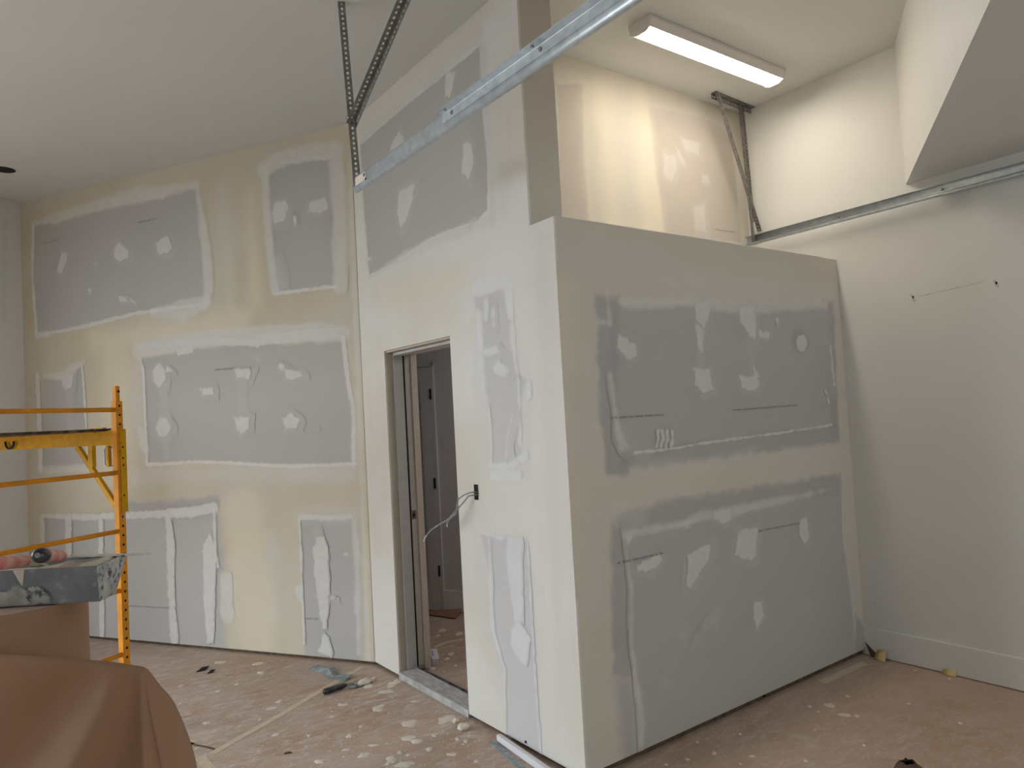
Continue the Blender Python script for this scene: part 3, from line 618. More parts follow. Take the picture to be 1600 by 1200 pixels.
# --- right wall marks, far left wall patch
stroke('R', [(1432,464),(1538,440)], .004, M_pencil, 1, 'pencil_line')
for p in ((1427,465), (1557,443)):
    stroke('R', [(p[0]-3,p[1]-4),(p[0]+2,p[1]+5)], .012, M_pencil, 1, 'screw_hole_scuff'); a = uvs('R', [p])[0]
    obj('screw_hole', MB().bb(XR-.002, XR+.001, a[0]-.004, a[0]+.004, a[1]-.004, a[1]+.010), M_black, wrt)
for p in ((1345,568), (1396,590), (1365,942), (1333,185)): stroke('R', [p, (p[0]+2,p[1]+1)], .006, M_pencil, 1, 'scuff_mark')
area('W', [(-30,300),(8,345),(6,500),(-30,500)], M_haze, 1, 'thin_skim_coat'); stroke('W', [(8,345),(6,500)], .03, M_haze2, 1)

flush_coats()
# faint print on the board faces (illegible rows of small marks)
random.seed(4)
def print_row(wall, a, b, hgt, layer=3):
    p0, n, u, parent = PL[wall]; A, B = on_plane(a, p0, n), on_plane(b, p0, n); L = np.linalg.norm(B-A); d = (B-A)/L; up = np.cross(n, d); up *= np.sign(up[2])
    s = 0; mb = MB()
    while s < L:
        k = random.randint(2, 8)
        for _ in range(k):
            wch = hgt*.55
            if s+wch > L: break
            c = A+d*(s+wch/2)-n*.0042; h2 = hgt*random.uniform(.3, .5)
            mb.box(c, d*wch*.30, up*h2, n*.0001)
            s += wch
        s += hgt*random.uniform(.6, 1.4)
    return obj('printed_row', mb, M_print, parent)
for r in [('F', (953,653), (1037,648), .012), ('F', (1144,641), (1246,633), .012), ('F', (964,880), (1036,864), .012), ('F', (1184,830), (1250,817), .012),
          ('L', (336,578), (371,575), .014), ('L', (196,946), (264,950), .012), ('L', (476,966), (498,967), .014), ('L', (70,380), (96,374), .014), ('L', (216,348), (247,341), .014), ('B', (1115,358), (1150,363), .010)]: print_row(*r)
for p in ((1194, 1087), (822, 1159)):
    q = on_plane(p, PL['F' if p[0] > 900 else 'D'][0], PL['F' if p[0] > 900 else 'D'][1]); obj('screw_head', MB().box(q, XU*.005, YU*.005, ZU*.005), M_black, wfr if p[0] > 900 else wd_)

# ------------------------------------------------------------------ lamp
lx0, lx1, ly0, ly1 = 2.85, 4.07, 2.485, 2.635
led = thing('ceiling_light', 'long white LED strip light glowing on the recess ceiling', 'ceiling light', (3.46, 2.56, CEIL))
def led_prof(x0, x1, pts):
    mb = MB(); n = len(pts); vs = [(x, y, z) for x in (x0, x1) for y, z in pts]
    mb.add(vs, [tuple(range(n)), tuple(range(n, 2*n))[::-1]]+[(i, i+n, (i+1) % n+n, (i+1) % n) for i in range(n)]); return mb
body = [(ly0, CEIL-.001), (ly0-.002, CEIL-.02), (ly0+.012, CEIL-.060), (ly1-.012, CEIL-.060), (ly1+.002, CEIL-.02), (ly1, CEIL-.001)]
obj('housing', led_prof(lx0+.012, lx1-.012, body), M_fix, led, fix=True)
yc = (ly0+ly1)/2
arc = [(yc+.060*math.sin(a), CEIL-.0605-.014*(math.cos(a*.9)-math.cos(1.2*.9))/(1-math.cos(1.2*.9))) for a in np.linspace(-1.2, 1.2, 11)]
arc = [(yc+(y-yc)*1.05, z) for y, z in arc]
obj('diffuser', led_prof(lx0+.013, lx1-.013, arc[::-1]), M_led, led, smooth=False, fix=True)
capp = [(ly0-.002, CEIL-.001), (ly0-.004, CEIL-.02), (ly0+.008, CEIL-.062), (yc-.03, CEIL-.076), (yc+.03, CEIL-.076), (ly1-.008, CEIL-.062), (ly1+.004, CEIL-.02), (ly1+.002, CEIL-.001)]
for x in (lx0, lx1-.012): obj('end_cap', led_prof(x, x+.012, capp), M_fix, led, fix=True)
obj('clip', MB().bb(3.38, 3.44, ly0-.006, ly0+.002, CEIL-.02, CEIL-.004), M_fix, led)

# downlight hole
dc = on_floor((6, 265), CEIL)
dl = thing('recessed_downlight', 'small dark recessed downlight hole in the ceiling at far left', 'downlight', tuple(dc))
obj('rim', MB().lathe(dc, [(.075, -.001), (.086, -.004), (.090, -.0005)], 28), M_ceil, dl, smooth=True)
obj('dark_can', MB().lathe(dc, [(.0, -.0012), (.076, -.0012)], 28), M_black, dl)

# ------------------------------------------------------------------ garage door tracks
def extr(prof, y0, y1, x, z, steps=1):
    """open profile (dx,dz) swept along Y"""
    mb = MB(); n = len(prof); vs = [(x+a, y, z+b) for y in (y0, y1) for a, b in prof]
    mb.add(vs, [(i, i+1, i+1+n, i+n) for i in range(n-1)]); return mb
def angle(mb_dirs, a, b, d1_, d2_, w=.032, pitch=.0254, hr=.006):
    mb = MB(); a, b = np.asarray(a, float), np.asarray(b, float); d1_, d2_ = np.asarray(d1_, float), np.asarray(d2_, float)
    mb.perf(a+d1_*w/2, b+d1_*w/2, d1_, w, pitch, hr, hr*1.25); mb.perf(a+d2_*w/2, b+d2_*w/2, d2_, w, pitch, hr, hr*1.25); return mb
TX, TZ = 1.452, 2.722
tl = thing('garage_door_track', 'galvanised garage door track hanging on a perforated angle in front of the taped wall', 'track', (TX, 3.17, TZ))
lip = [(.020, .004), (.026, -.004), (.022, -.010), (.012, -.013), (.004, -.010), (0, 0), (-.001, .012), (0, .030), (0, .052), (.006, .060), (.018, .063), (.026, .060)]
obj('track_channel', extr(lip, -1.0, 3.17, TX, TZ), M_galv, tl, smooth=True, solid=.0018)
ang = [(-.036, .051), (-.004, .051), (-.0025, .049), (-.0025, .018)]
obj('stiffener_angle', extr(ang, -1.0, 2.33, TX, TZ), M_galv, tl, solid=.002)
obj('seam_fold', extr([(-.0035, .015), (-.0035, .0215)], -1.0, 2.33, TX, TZ), M_galv, tl, solid=.002)
for y in (2.26, 1.72, 1.20):
    obj('bolt', MB().lathe((TX-.002, y, TZ+.034), [(0, -.008), (.006, -.007), (.008, -.003), (.008, .0)], 10, axis=-XU*-1, ref=YU), M_steel, tl)
    obj('bolt', MB().lathe((TX-.02, y+.02, TZ+.050), [(0, -.006), (.005, -.005), (.006, 0)], 10, axis=ZU), M_steel, tl)
obj('hanger_angle', angle(None, (TX-.004, 3.155, TZ+.012), (TX-.02, 3.21, CEIL), np.array([.9, -.43, 0]), np.array([.43, .9, 0]), .034), M_galv_dark, tl, solid=.002)
bs = np.array([TX-.006, 3.165, 3.07]); be = np.array([TX+.0, 2.14, CEIL])
bd = be-bs; bd /= np.linalg.norm(bd)
d2b = np.cross(bd, -XU); d2b /= np.linalg.norm(d2b)
obj('brace_angle', angle(None, bs-bd*.03+XU*.03, be+XU*.03, -XU, d2b, .038), M_galv_dark, tl, solid=.002)
obj('brace_bolt', MB().lathe(bs+np.array([-.008, 0, 0]), [(0, -.01), (.008, -.008), (.009, 0)], 10, axis=XU, ref=YU), M_steel, tl)
st = obj('sticker', MB().box((TX-.0022, 3.085, TZ+.030), XU*.0004, YU*.055, ZU*.019), M_sticker, tl)
obj('sticker_barcode', MB().box((TX-.0030, 3.045, TZ+.036), XU*.0003, YU*.008, ZU*.008), M_stickp, st)
obj('end_slot', MB().box((TX-.0024, 3.03, TZ+.012), XU*.0006, YU*.008, ZU*.004), M_black, tl)

RX, RZ = 4.325, 2.700
tr = thing('garage_door_track', 'galvanised garage door track running along the white right wall', 'track', (RX, 3.0, RZ))
rlip = [(-.020, .004), (-.026, -.004), (-.022, -.010), (-.012, -.013), (-.004, -.010), (0, 0), (.001, .012), (0, .040), (-.006, .050), (-.018, .053), (-.026, .049)]
obj('track_channel', extr(rlip, -1.0, 3.02, RX, RZ), M_galv, tr, smooth=True, solid=.0018)
obj('ceiling_angle', angle(None, (3.935, 2.945, CEIL-.002), (4.395, 2.965, CEIL-.002), np.array([0, -1, 0]), np.array([0, 0, -1.]), .036), M_galv_dark, tr, solid=.002)
obj('hanger_angle', angle(None, (4.235, 2.955, CEIL-.02), (4.315, 2.975, RZ), np.array([.95, .3, 0]), np.array([-.35, -.93, 0]), .034), M_galv_dark, tr, solid=.002)
obj('hanger_angle', angle(None, (4.265, 2.950, CEIL-.02), (4.33, 2.97, 2.85), np.array([.95, .3, 0]), np.array([-.35, -.93, 0]), .024), M_galv_dark, tr, solid=.002)
obj('brace_angle', angle(None, (3.955, 2.925, CEIL-.012), (4.36, 2.955, 2.78), np.array([.92, 0, .39]), np.array([0, -1, 0]), .030), M_galv_dark, tr, solid=.002)
obj('brace_bolt', MB().lathe((4.20, 2.915, 3.13), [(0, -.01), (.008, -.008), (.009, 0)], 10, axis=YU, ref=XU), M_steel, tr)
for y in (2.35, 1.75): obj('bolt', MB().lathe((RX-.001, y, RZ+.026), [(0, .006), (.006, .005), (.008, 0)], 10, axis=-XU, ref=YU), M_steel, tr)

# ------------------------------------------------------------------ scaffold
P0 = at(184, 684, 4.0); P0 = np.array([P0[0], P0[1], 0]); pn, pt = float(np.dot(P0, N)), float(np.dot(P0, T))
sc = thing('rolling_scaffold', 'orange and yellow painted steel scaffold with raised deck', 'scaffold', tuple(P0))
PW = .041; LONG, WIDE = 1.88, .74
def post(n, t, near):
    h = PW/2
    mb = MB().nb(n-h, n+h, t-h+.0015, t+h, .12, 1.80)
    p = obj('post', mb, M_orange, sc, bevel=.003)
    s = MB().perf(nt(n, t-h, .12), nt(n, t-h, 1.80), N, PW-.004, .0508, .0075)
    obj('pin_hole_strip', s, M_orange, p)
    obj('pin_hole_back', MB().nb(n-h*.7, n+h*.7, t-h+.0008, t-h+.0013, .13, 1.79), M_black, p)
    obj('coupling_pin', MB().nb(n-h*.7, n+h*.55, t-h*.62, t+h*.6, 1.80, 1.885), M_orange, p, bevel=.002)
    q = nt(n, t-h*.63, 1.855)
    obj('pin_hole', MB().lathe(q+N*.003, [(0, .0005), (.008, .0005)], 12, axis=-T, ref=N), M_black, p)
    obj('caster_stem', MB().tube([nt(n, t, .10), nt(n, t, .2)], .014), M_steel, p)
    obj('caster_wheel', MB().lathe(nt(n, t-.015, .062), [(0, 0), (.05, 0), (.062, .006), (.062, .024), (.05, .03), (0, .03)], 24, axis=T, ref=N), M_strap, p, smooth=False)
for n in (pn, pn-WIDE):
    for t in (pt, pt+LONG): post(n, t, n == pn)
for t in (pt, pt+LONG):
    for y in (641, 739, 829, 920, 1017):
        z = 1.6-(y-684.2)*4.0/F
        obj('rung', MB().tube([nt(pn-.012, t-.004, z), nt(pn-WIDE+.012, t-.004, z)], .0125, 14), M_orange, sc, smooth=True)
    obj('bottom_rung', MB().tube([nt(pn-.012, t, .22), nt(pn-WIDE+.012, t, .22)], .0125, 14), M_orange, sc, smooth=True)
for n, s in ((pn, 1), (pn-WIDE, -1)):
    rail = obj('deck_rail', MB().nb(n-.014, n+.014, pt+.055, pt+LONG-.055, 1.560, 1.636), M_yellow, sc, bevel=.003)
    obj('rail_lip', MB().nb(n-.022*1, n+.020, pt+.16, pt+LONG-.16, 1.628, 1.6385), M_yellow, rail)
    for t, q in ((pt, 1), (pt+LONG, -1)):
        # collar sleeve around the post
        cl = obj('collar_sleeve', MB().nb(n+s*.0215, n+s*.031, t-.026, t+.026, 1.19, 1.645).nb(n-.006, n+s*.0215, t-.0265, t-.0215, 1.19, 1.645).nb(n-.006, n+s*.0215, t+.0215, t+.0265, 1.19, 1.645), M_yellow, sc)
        for z in (1.545, 1.485, 1.445, 1.28): obj('collar_hole', MB().lathe(nt(n+s*.008, t-.0267, z), [(0, .0003), (.006, .0003)], 10, axis=-T, ref=N), M_black, cl)
        obj('rail_end_plate', MB().nb(n-.016, n+.018, t+q*.022, t+q*.058, 1.556, 1.643), M_yellow, rail)
        obj('diagonal_brace', MB().box((nt(n, t+q*.32, 1.56)+nt(n, t+q*.03, 1.225))/2, N*.011, (nt(n, t+q*.32, 1.56)-nt(n, t+q*.03, 1.225))/2, np.cross(N, (nt(n, t+q*.32, 1.56)-nt(n, t+q*.03, 1.225))/.443)*.013), M_yellow, sc)
        obj('brace_strut', MB().nb(n-.012, n+.012, t+q*.19, t+q*.225, 1.44, 1.56), M_yellow, sc)
        obj('lock_bracket', MB().nb(n-.010, n+.010, t+q*.065, t+q*.082, 1.44, 1.56), M_yellow, sc)
        obj('lock_handle', MB().tube([nt(n, t+q*.03, 1.545), nt(n, t+q*.098, 1.545), nt(n, t+q*.106, 1.535), nt(n, t+q*.106, 1.455), nt(n, t+q*.098, 1.445), nt(n, t+q*.03, 1.445)], .0045, 8), M_steel, sc, smooth=True)
        obj('safety_pin', MB().tube([nt(n, t-.028, 1.19), nt(n, t-.034, 1.17), nt(n, t-.040, 1.14), nt(n, t-.030, 1.135), nt(n, t-.024, 1.165)], .0015, 6), M_steel, sc)
dk = obj('deck_board', MB().nb(pn-WIDE+.016, pn-.016, pt+.06, pt+LONG-.06, 1.638, 1.652), M_deck, sc)
obj('deck_edge', MB().nb(pn-.016, pn+.010, pt+.06, pt+LONG-.06, 1.6385, 1.653), M_deck, sc)
random.seed(8)
for k in range(12):
    t = pt+.1+k*.10+random.uniform(-.03, .03); l = random.uniform(.02, .06)
    obj('dried_crust', MB().nb(pn-.028, pn-.004, t, t+l, 1.636+random.uniform(0, .01), 1.655+random.uniform(0, .006)), random.choice([M_yellow, M_deck, M_yellow]), sc)
q = [at(x, y, 3.72+0*x) for x, y in ((8, 684), (9, 694), (14, 701), (21, 699), (25, 690), (25, 684))]
ts = [.80, .80, .785, .765, .755, .755]; zs = [1.612, 1.585, 1.568, 1.570, 1.590, 1.612]
obj('strap_loop', MB().tube([nt(pn-.026, pt+a, z) for a, z in zip([.905, .900, .880, .850, .830, .828], zs)], .006, 8), M_strap, sc, smooth=True)

# ------------------------------------------------------------------ paper roll, mud pan, knives
fh = RW@np.array([0, 0, 1.0]); fh[2] = 0; fh /= np.linalg.norm(fh)      # horizontal view direction
rh = np.cross(fh, ZU)
def cam_pt(a, D, z): return rh*a+fh*D+ZU*z
RD, RR, RH = 1.76, .156, 1.215
rc = at(22, 940, RD); rc = np.array([rc[0], rc[1], 0])
ra = float(np.dot(rc, rh)); rD = float(np.dot(rc, fh))
roll = thing('paper_roll', 'tall upright roll of brown kraft paper with loose sheet hanging off', 'paper roll', tuple(rc))
obj('roll_body', MB().lathe(rc, [(RR-.002, .002), (RR, .006), (RR, RH-.004), (RR-.003, RH)], 64), M_kraft, roll, smooth=True)
obj('roll_end', MB().lathe(rc, [(RR-.003, RH), (.045, RH-.001), (.045, .01)], 64), M_kraft_end, roll)
obj('core_tube', MB().lathe(rc, [(.044, .02), (.044, RH+.002), (.039, RH+.002), (.039, .02)], 40), mat('cardboard_core', S(150, 112, 84), .8), roll, smooth=True)
# loose sheet
top = [(ra-.157, rD-.02, 1.150), (ra-.11, rD-.114, 1.146), (ra-.03, rD-.157, 1.141), (ra+.05, rD-.168, 1.137), (ra+.14, rD-.178, 1.132), (ra+.24, rD-.185, 1.122), (ra+.33, rD-.188, 1.112), (ra+.395, rD-.188, 1.099), (ra+.415, rD-.182, 1.088), (ra+.422, rD-.15, 1.045), (ra+.43, rD-.09, .97), (ra+.42, rD+.02, .80), (ra+.38, rD+.14, .55)]
bot = [(ra-.158, rD-.02), (ra-.112, rD-.118), (ra-.03, rD-.163), (ra+.06, rD-.19), (ra+.16, rD-.23), (ra+.28, rD-.27), (ra+.42, rD-.30), (ra+.55, rD-.30), (ra+.62, rD-.26), (ra+.66, rD-.20), (ra+.68, rD-.08), (ra+.66, rD+.08), (ra+.58, rD+.22)]
def cr(ps, u):
    n = len(ps)-1; i = min(int(u*n), n-1); t = u*n-i; g = lambda k: np.array(ps[max(0, min(n, k))], float)
    a, b, c, d = g(i-1), g(i), g(i+1), g(i+2)
    return .5*((2*b)+(-a+c)*t+(2*a-5*b+4*c-d)*t*t+(-a+3*b-3*c+d)*t**3)
sh = MB(); NU, NV = 110, 60; vs = []
for j in range(NV+1):
    v = j/NV
    for i in range(NU+1):
        u = i/NU; p = cr(top, u); b = cr(bot, u)
        e = v**1.25
        a_ = p[0]+(b[0]-p[0])*e; D_ = p[1]+(b[1]-p[1])*e; z_ = p[2]*(1-v)+.004
        wgt = min(1, max(0, (u-.22)/.2))
        # creases fanning down from the free corner
        ph = (u-.60)/(v*.9+.10)
        tri = lambda q, c, h: max(0, 1-abs(q-c)/h)
        cre = .055*tri(ph, -.62, .30)+.040*tri(ph, .02, .22)-.030*tri(ph, -.28, .22)+.028*tri(ph, .42, .22)-.045*tri(ph, -1.25, .5)
        cre *= wgt*min(1, v*4.0)*(1-.5*v)
        cre -= .034*wgt*math.sin(math.pi*min(1, max(0, (u-.22)/.40)))*min(1, v*2.5)
        cre += wgt*.0025*mnoise.noise(Vector((u*14, v*9, 3)))
        a_ += cre*.25; D_ -= cre
        vs.append(cam_pt(a_, D_, z_))
sh.add(vs, [(j*(NU+1)+i, j*(NU+1)+i+1, (j+1)*(NU+1)+i+1, (j+1)*(NU+1)+i) for j in range(NV) for i in range(NU)])
obj('loose_sheet', sh, M_kraft, roll, smooth=True, solid=.0006)

# mud pan
pz = RH+.003
pa1, pD1 = None, 1.69
pe = at(157, 940, pD1); pa1 = float(np.dot(pe, rh)); pD1 = float(np.dot(pe, fh))
PLN, PH = .36, .086
pan = thing('mud_pan', 'grey plastic mud pan crusted with joint compound on the paper roll', 'mud pan', tuple(cam_pt(pa1-PLN/2, pD1+.05, pz)))
wt0, wt1, wb0, wb1 = -.012, .118, .004, .082      # top front/back, bottom front/back depth offsets
def pan_shell(inset):
    i = inset
    return [cam_pt(a, pD1+d, z) for a, d, z in [
        (pa1-PLN+.01+i, wb0+i, pz+i), (pa1-.004-i, wb0+i, pz+i), (pa1-.010-i, wb1-i, pz+i), (pa1-PLN+.01+i, wb1-i, pz+i),
        (pa1-PLN+i, wt0+i, pz+PH), (pa1-i, wt0+i, pz+PH), (pa1+.003-i, wt1-i, pz+PH+.004), (pa1-PLN+i, wt1-i, pz+PH)]]
o8 = pan_shell(0); i8 = pan_shell(.004)
mbp = MB(); mbp.add(o8+i8, [(0, 3, 2, 1), (0, 1, 5, 4), (2, 3, 7, 6), (3, 0, 4, 7), (8, 9, 10, 11), (8, 12, 13, 9), (10, 14, 15, 11), (11, 15, 12, 8), (4, 5, 13, 12), (5, 6, 14, 13), (6, 7, 15, 14), (7, 4, 12, 15), (1, 2, 6, 5), (9, 13, 14, 10)])
obj('pan_body', mbp, M_pan, pan, fix=True)
# crusted end face and lower-front crust, thin uneven layers
def sheet(name, c00, c10, c11, c01, nrm, m, nu=26, nv=14, amp=.003, base=.0015, parent=None, seed=0, cut=None):
    mb = MB(); vs = []; c00, c10, c11, c01, nrm = map(lambda q: np.asarray(q, float), (c00, c10, c11, c01, nrm))
    for j in range(nv+1):
        for i in range(nu+1):
            u, v = i/nu, j/nv; p = (c00*(1-u)+c10*u)*(1-v)+(c01*(1-u)+c11*u)*v
            edge = min(u, 1-u, v, 1-v)
            vs.append(p+nrm*(base*min(1, edge*9)+amp*(.5+.5*mnoise.noise(Vector((u*9+seed, v*6, seed))))*min(1, edge*9)))
    fs = [(j*(nu+1)+i, j*(nu+1)+i+1, (j+1)*(nu+1)+i+1, (j+1)*(nu+1)+i) for j in range(nv) for i in range(nu) if cut is None or cut((i+.5)/nu, (j+.5)/nv)]
    mb.add(vs, fs); return obj(name, mb, m, parent, smooth=True)
sheet('end_crust', o8[1], o8[2], o8[6], o8[5], rh, M_pancrust, parent=pan, seed=3)
hx = lambda c, k: o8[0]*(1-k)+o8[1]*k
lowL, lowR = o8[0], o8[0]*(1-.62)+o8[1]*.62
upL, upR = o8[4], o8[5]
mid = lambda lo, up, f: lo*(1-f)+up*f
sheet('front_crust', lowL, lowR, mid(lowR, o8[4]*(1-.62)+o8[5]*.62, .55), mid(o8[0], o8[4], .52), -fh, mat('crusted_compound', (.30, .30, .28, 1), .8, col2=(.46, .45, .41, 1), scale=24), parent=pan, seed=5,
      cut=lambda u, v: v < .85+.4*mnoise.noise(Vector((u*6, 2, 0))) and (u < .86 or mnoise.noise(Vector((u*22, v*12, 1))) > 0))
sheet('front_crust', mid(o8[0], o8[1], .50), mid(o8[0], o8[1], .69), mid(mid(o8[0], o8[1], .69), mid(o8[4], o8[5], .69), .5), mid(mid(o8[0], o8[1], .50), mid(o8[4], o8[5], .50), .62), -fh, M_pancrust, parent=pan, seed=9, base=.002,
      cut=lambda u, v: (u-.5)**2+(v-.45)**2 < .22+.12*mnoise.noise(Vector((u*5, v*5, 4))))
sheet('front_drip', mid(mid(o8[0], o8[1], .495), mid(o8[4], o8[5], .495), .56), mid(mid(o8[0], o8[1], .502), mid(o8[4], o8[5], .502), .56), mid(o8[4], o8[5], .53), mid(o8[4], o8[5], .455), -fh, M_blade, parent=pan, seed=2, nu=8, nv=8)
# compound heap inside
mm = MB(); vs = []; NU2, NV2 = 40, 16
for j in range(NV2+1):
    for i in range(NU2+1):
        u, v = i/NU2, j/NV2
        uu, vv = .02+.955*u, .07+.86*v
        p = (i8[4]*(1-uu)+i8[5]*uu)*(1-vv)+(i8[7]*(1-uu)+i8[6]*uu)*vv
        e = min(1, min(u, 1-u, v, 1-v)*6)
        h = -.017+.010*e*mnoise.noise(Vector((u*7, v*3, 0)))+.030*max(0, (u-.45))**1.0*v*1.6*(1 if u < .97 else .5)
        if e < .05: h = min(h, -.010)
        vs.append(p+ZU*h)
mm.add(vs, [(j*(NU2+1)+i, j*(NU2+1)+i+1, (j+1)*(NU2+1)+i+1, (j+1)*(NU2+1)+i) for j in range(NV2) for i in range(NU2)])
tag(obj('joint_compound', mm, M_wetmud, smooth=True), 'wet cream joint compound heaped inside the grey mud pan', 'joint compound', 'stuff')

def knife(label, hs, he, tip, bw0, bw1, wide, black_end=True):
    k = thing('taping_knife', label, 'taping knife', tuple(he))
    d = he-hs; L = np.linalg.norm(d); d /= L
    pts = [hs+d*L*q for q in (0, .04, .15, .3, .5, .7, .85, .97, 1)]
    obj('handle', MB().tube(pts, [.009, .013, .0148, .0152, .0148, .0148, .0140, .0115, .007], 16), M_hpink, k, smooth=True)
    if black_end:
        e = [hs-d*.022, hs-d*.018, hs-d*.006, hs+d*.012, hs+d*.022]
        obj('handle_butt', MB().tube(e, [.006, .0135, .0175, .0175, .0150], 16), M_hblack, k, smooth=True)
        obj('hang_hole', MB().lathe(hs-d*.0223, [(0, 0), (.006, 0)], 12, axis=-d, ref=np.cross(d, ZU)/np.linalg.norm(np.cross(d, ZU))), M_steel, k)
    b = tip-he; b /= np.linalg.norm(b); sd_ = np.asarray(wide, float); up = np.cross(sd_, b); up /= np.linalg.norm(up); L2 = np.linalg.norm(tip-he)
    mb = MB(); vs = []
    n = 14
    for i in range(n+1):
        u = i/n; ww = (bw0+(bw1-bw0)*min(1, max(0, (u-.15)/.3)))/2; c = he-b*.01+b*(L2+.01)*u
        for s in (-1, 1):
            for h in (-1, 1): vs.append(c+sd_*ww*s+up*(.0014+.0018*(mnoise.noise(Vector((i*.9, s*3, 1)))+.6)*(u > .3))*h)
    fs = [(0, 1, 3, 2), (4*n, 4*n+2, 4*n+3, 4*n+1)]
    for i in range(n):
        a = 4*i; fs += [(a, a+2, a+6, a+4), (a+1, a+5, a+7, a+3), (a, a+4, a+5, a+1), (a+2, a+3, a+7, a+6)]
    mb.add(vs, fs); obj('blade', mb, M_blade, k, fix=True)
    return k
knife('taping knife with pink handle and black butt laid across the mud pan', at(64, 868, 1.63), at(98, 869, 1.77), at(222, 866, 1.85), .02, .085, (fh-.158*ZU)/np.linalg.norm(fh-.158*ZU))
knife('pink handled knife standing half out of view in the mud pan', at(-6, 881, 1.60), at(42, 876, 1.75), at(66, 884, 1.80), .02, .03, rh, False)

# ------------------------------------------------------------------ electrical box and cables
eb = uvs('D', [(744.5, 769)])[0]
ebx = thing('electrical_box', 'black switch box opening cut into the drywall beside the doorway', 'electrical box', (X0, eb[0], eb[1]))
obj('box_void', MB().bb(X0-.0012, X0+.002, eb[0]-.020, eb[0]+.020, eb[1]-.040, eb[1]+.040), M_black, ebx)
obj('box_frame', MB().bb(X0-.002, X0, eb[0]-.022, eb[0]-.020, eb[1]-.042, eb[1]+.042).bb(X0-.002, X0, eb[0]+.020, eb[0]+.022, eb[1]-.042, eb[1]+.042), mat('grey_box_rim', (.5, .5, .48, 1), .6), ebx)
for nm, pts in (('upper cable', [(748, 769, 0), (740, 769, .04), (733, 770, .08), (724, 774, .11), (716, 780, .13), (714, 790, .15), (713, 797, .17), (700, 812, .20), (686, 820, .23), (674, 828, .25), (667, 836, .27)]),
                ('lower cable', [(748, 773, 0), (742, 773, .04), (732, 775, .07), (725, 784, .09), (716, 794, .11), (712, 803, .12), (703, 811, .13), (699, 817, .135)])):
    P3 = []
    for x, y, o in pts:
        P3.append(on_plane((x, y), (X0-o*.55+.004, 0, 0), XU))
    cab = thing('cable', 'longer stripped grey cable poking out of the switch box' if nm[0] == 'u' else 'shorter grey cable poking out of the switch box below the longer one', 'cable', tuple(P3[0]))
    obj('sheath', MB().tube(P3, .0038, 10), M_cable, cab, smooth=True)
    tip = [P3[-1]]
    for x, y in (((664, 840), (662, 847)) if nm[0] == 'u' else ((698, 822), (699, 823))): tip.append(on_plane((x, y), (X0-pts[-1][2]*.55, 0, 0), XU))
    obj('stripped_end', MB().tube(tip, .0030, 8), M_cabletip, cab, smooth=True)

# ------------------------------------------------------------------ floor litter
random.seed(21)
def flake(c, rx, ry, rot, h, seed, k=14, rough=.35):
    mb = MB(); ca, sa_ = math.cos(rot), math.sin(rot); ring = []; inner = []
    for i in range(k):
        th = 2*math.pi*i/k; r = 1+rough*(mnoise.noise(Vector((math.cos(th)*1.3+seed, math.sin(th)*1.3, seed*.37)))*1.7+mnoise.noise(Vector((math.cos(th)*4+seed, math.sin(th)*4, seed*.7)))*.6)
        x, y = rx*r*math.cos(th), ry*r*math.sin(th)
        ring.append(np.array([c[0]+x*ca-y*sa_, c[1]+x*sa_+y*ca, .0006])); hh = h*(.7+.5*mnoise.noise(Vector((i*.8, seed, 2))))
        inner.append(np.array([c[0]+(x*ca-y*sa_)*.72, c[1]+(x*sa_+y*ca)*.72, hh]))
    mb.add(ring+inner+[np.array([c[0], c[1], h*.9])], [(i, (i+1) % k, k+(i+1) % k, k+i) for i in range(k)]+[(k+i, k+(i+1) % k, 2*k) for i in range(k)])
    return mb
# px, py, width px, height px of each larger splat
CH = [(641,1131,26,10),(590,1108,20,10),(697,1124,28,11),(604,1081,22,6),(536,1101,16,4),(638,1153,20,8),(652,1158,18,8),(680,1148,9,11),(612,1188,16,14),(632,1194,26,10),(706,1179,16,6),(672,1171,12,8),(625,1176,8,5),(638,1180,6,5),
      (648,1096,14,3),(580,1062,13,7),(618,1066,16,9),(610,1072,14,6),(577,1072,14,6),(483,1150,7,4),(583,1165,16,3),(541,1172,12,4),(567,1180,14,8),(546,1150,9,14),(344,1035,14,5),(405,1037,15,6),(408,1051,14,4),(371,1069,7,3),(342,1080,9,4),
      (322,1130,12,5),(430,1148,8,7),(406,1125,6,3),(283,1072,6,3),(282,1100,6,4),(424,1107,14,6),(437,1096,9,6),(1296,1102,16,8),(1319,1117,19,6),(1339,1119,9,4),(1265,1104,7,4),(1324,1088,7,3),(1279,1112,5,2),(1156,1147,5,3),(1116,1177,7,5),
      (1174,1182,9,3),(1074,1187,7,3),(1259,1189,7,5),(1274,1141,4,3),(1157,1194,4,3),(690,985,12,5),(718,990,10,5),(705,1022,9,5),(698,1030,8,5),(712,1040,5,3),(684,994,6,3),(676,1045,8,4),(565,1135,7,4),(520,1120,9,4),(500,1190,18,6),(745,1190,10,6),
      (728,1158,7,5),(733,1150,6,4),(715,1155,8,5),(1483,1061,4,2),(1430,1048,5,2),(1420,1100,6,2),(1500,1130,7,3),(1350,1165,6,3),(1090,1160,5,3),(1040,1195,7,3)]
for k, (x, y, wpx, hpx) in enumerate(CH):
    c = on_floor((x, y)); r_ = abs(np.linalg.norm(on_floor((x+wpx/2, y))-c)); h_ = abs(np.linalg.norm(on_floor((x, y+hpx/2))-c))
    dirw = on_floor((x+wpx/2, y))-c; rot = math.atan2(dirw[1], dirw[0])
    if y > 1190 and x < 700: rot += .5
    obj('compound_splat', flake(c, r_, min(h_, r_*1.6), rot, random.uniform(.003, .006), k*1.37+.2, rough=.22 if x > 1200 else .40, k=20), M_chip, floor, smooth=True)
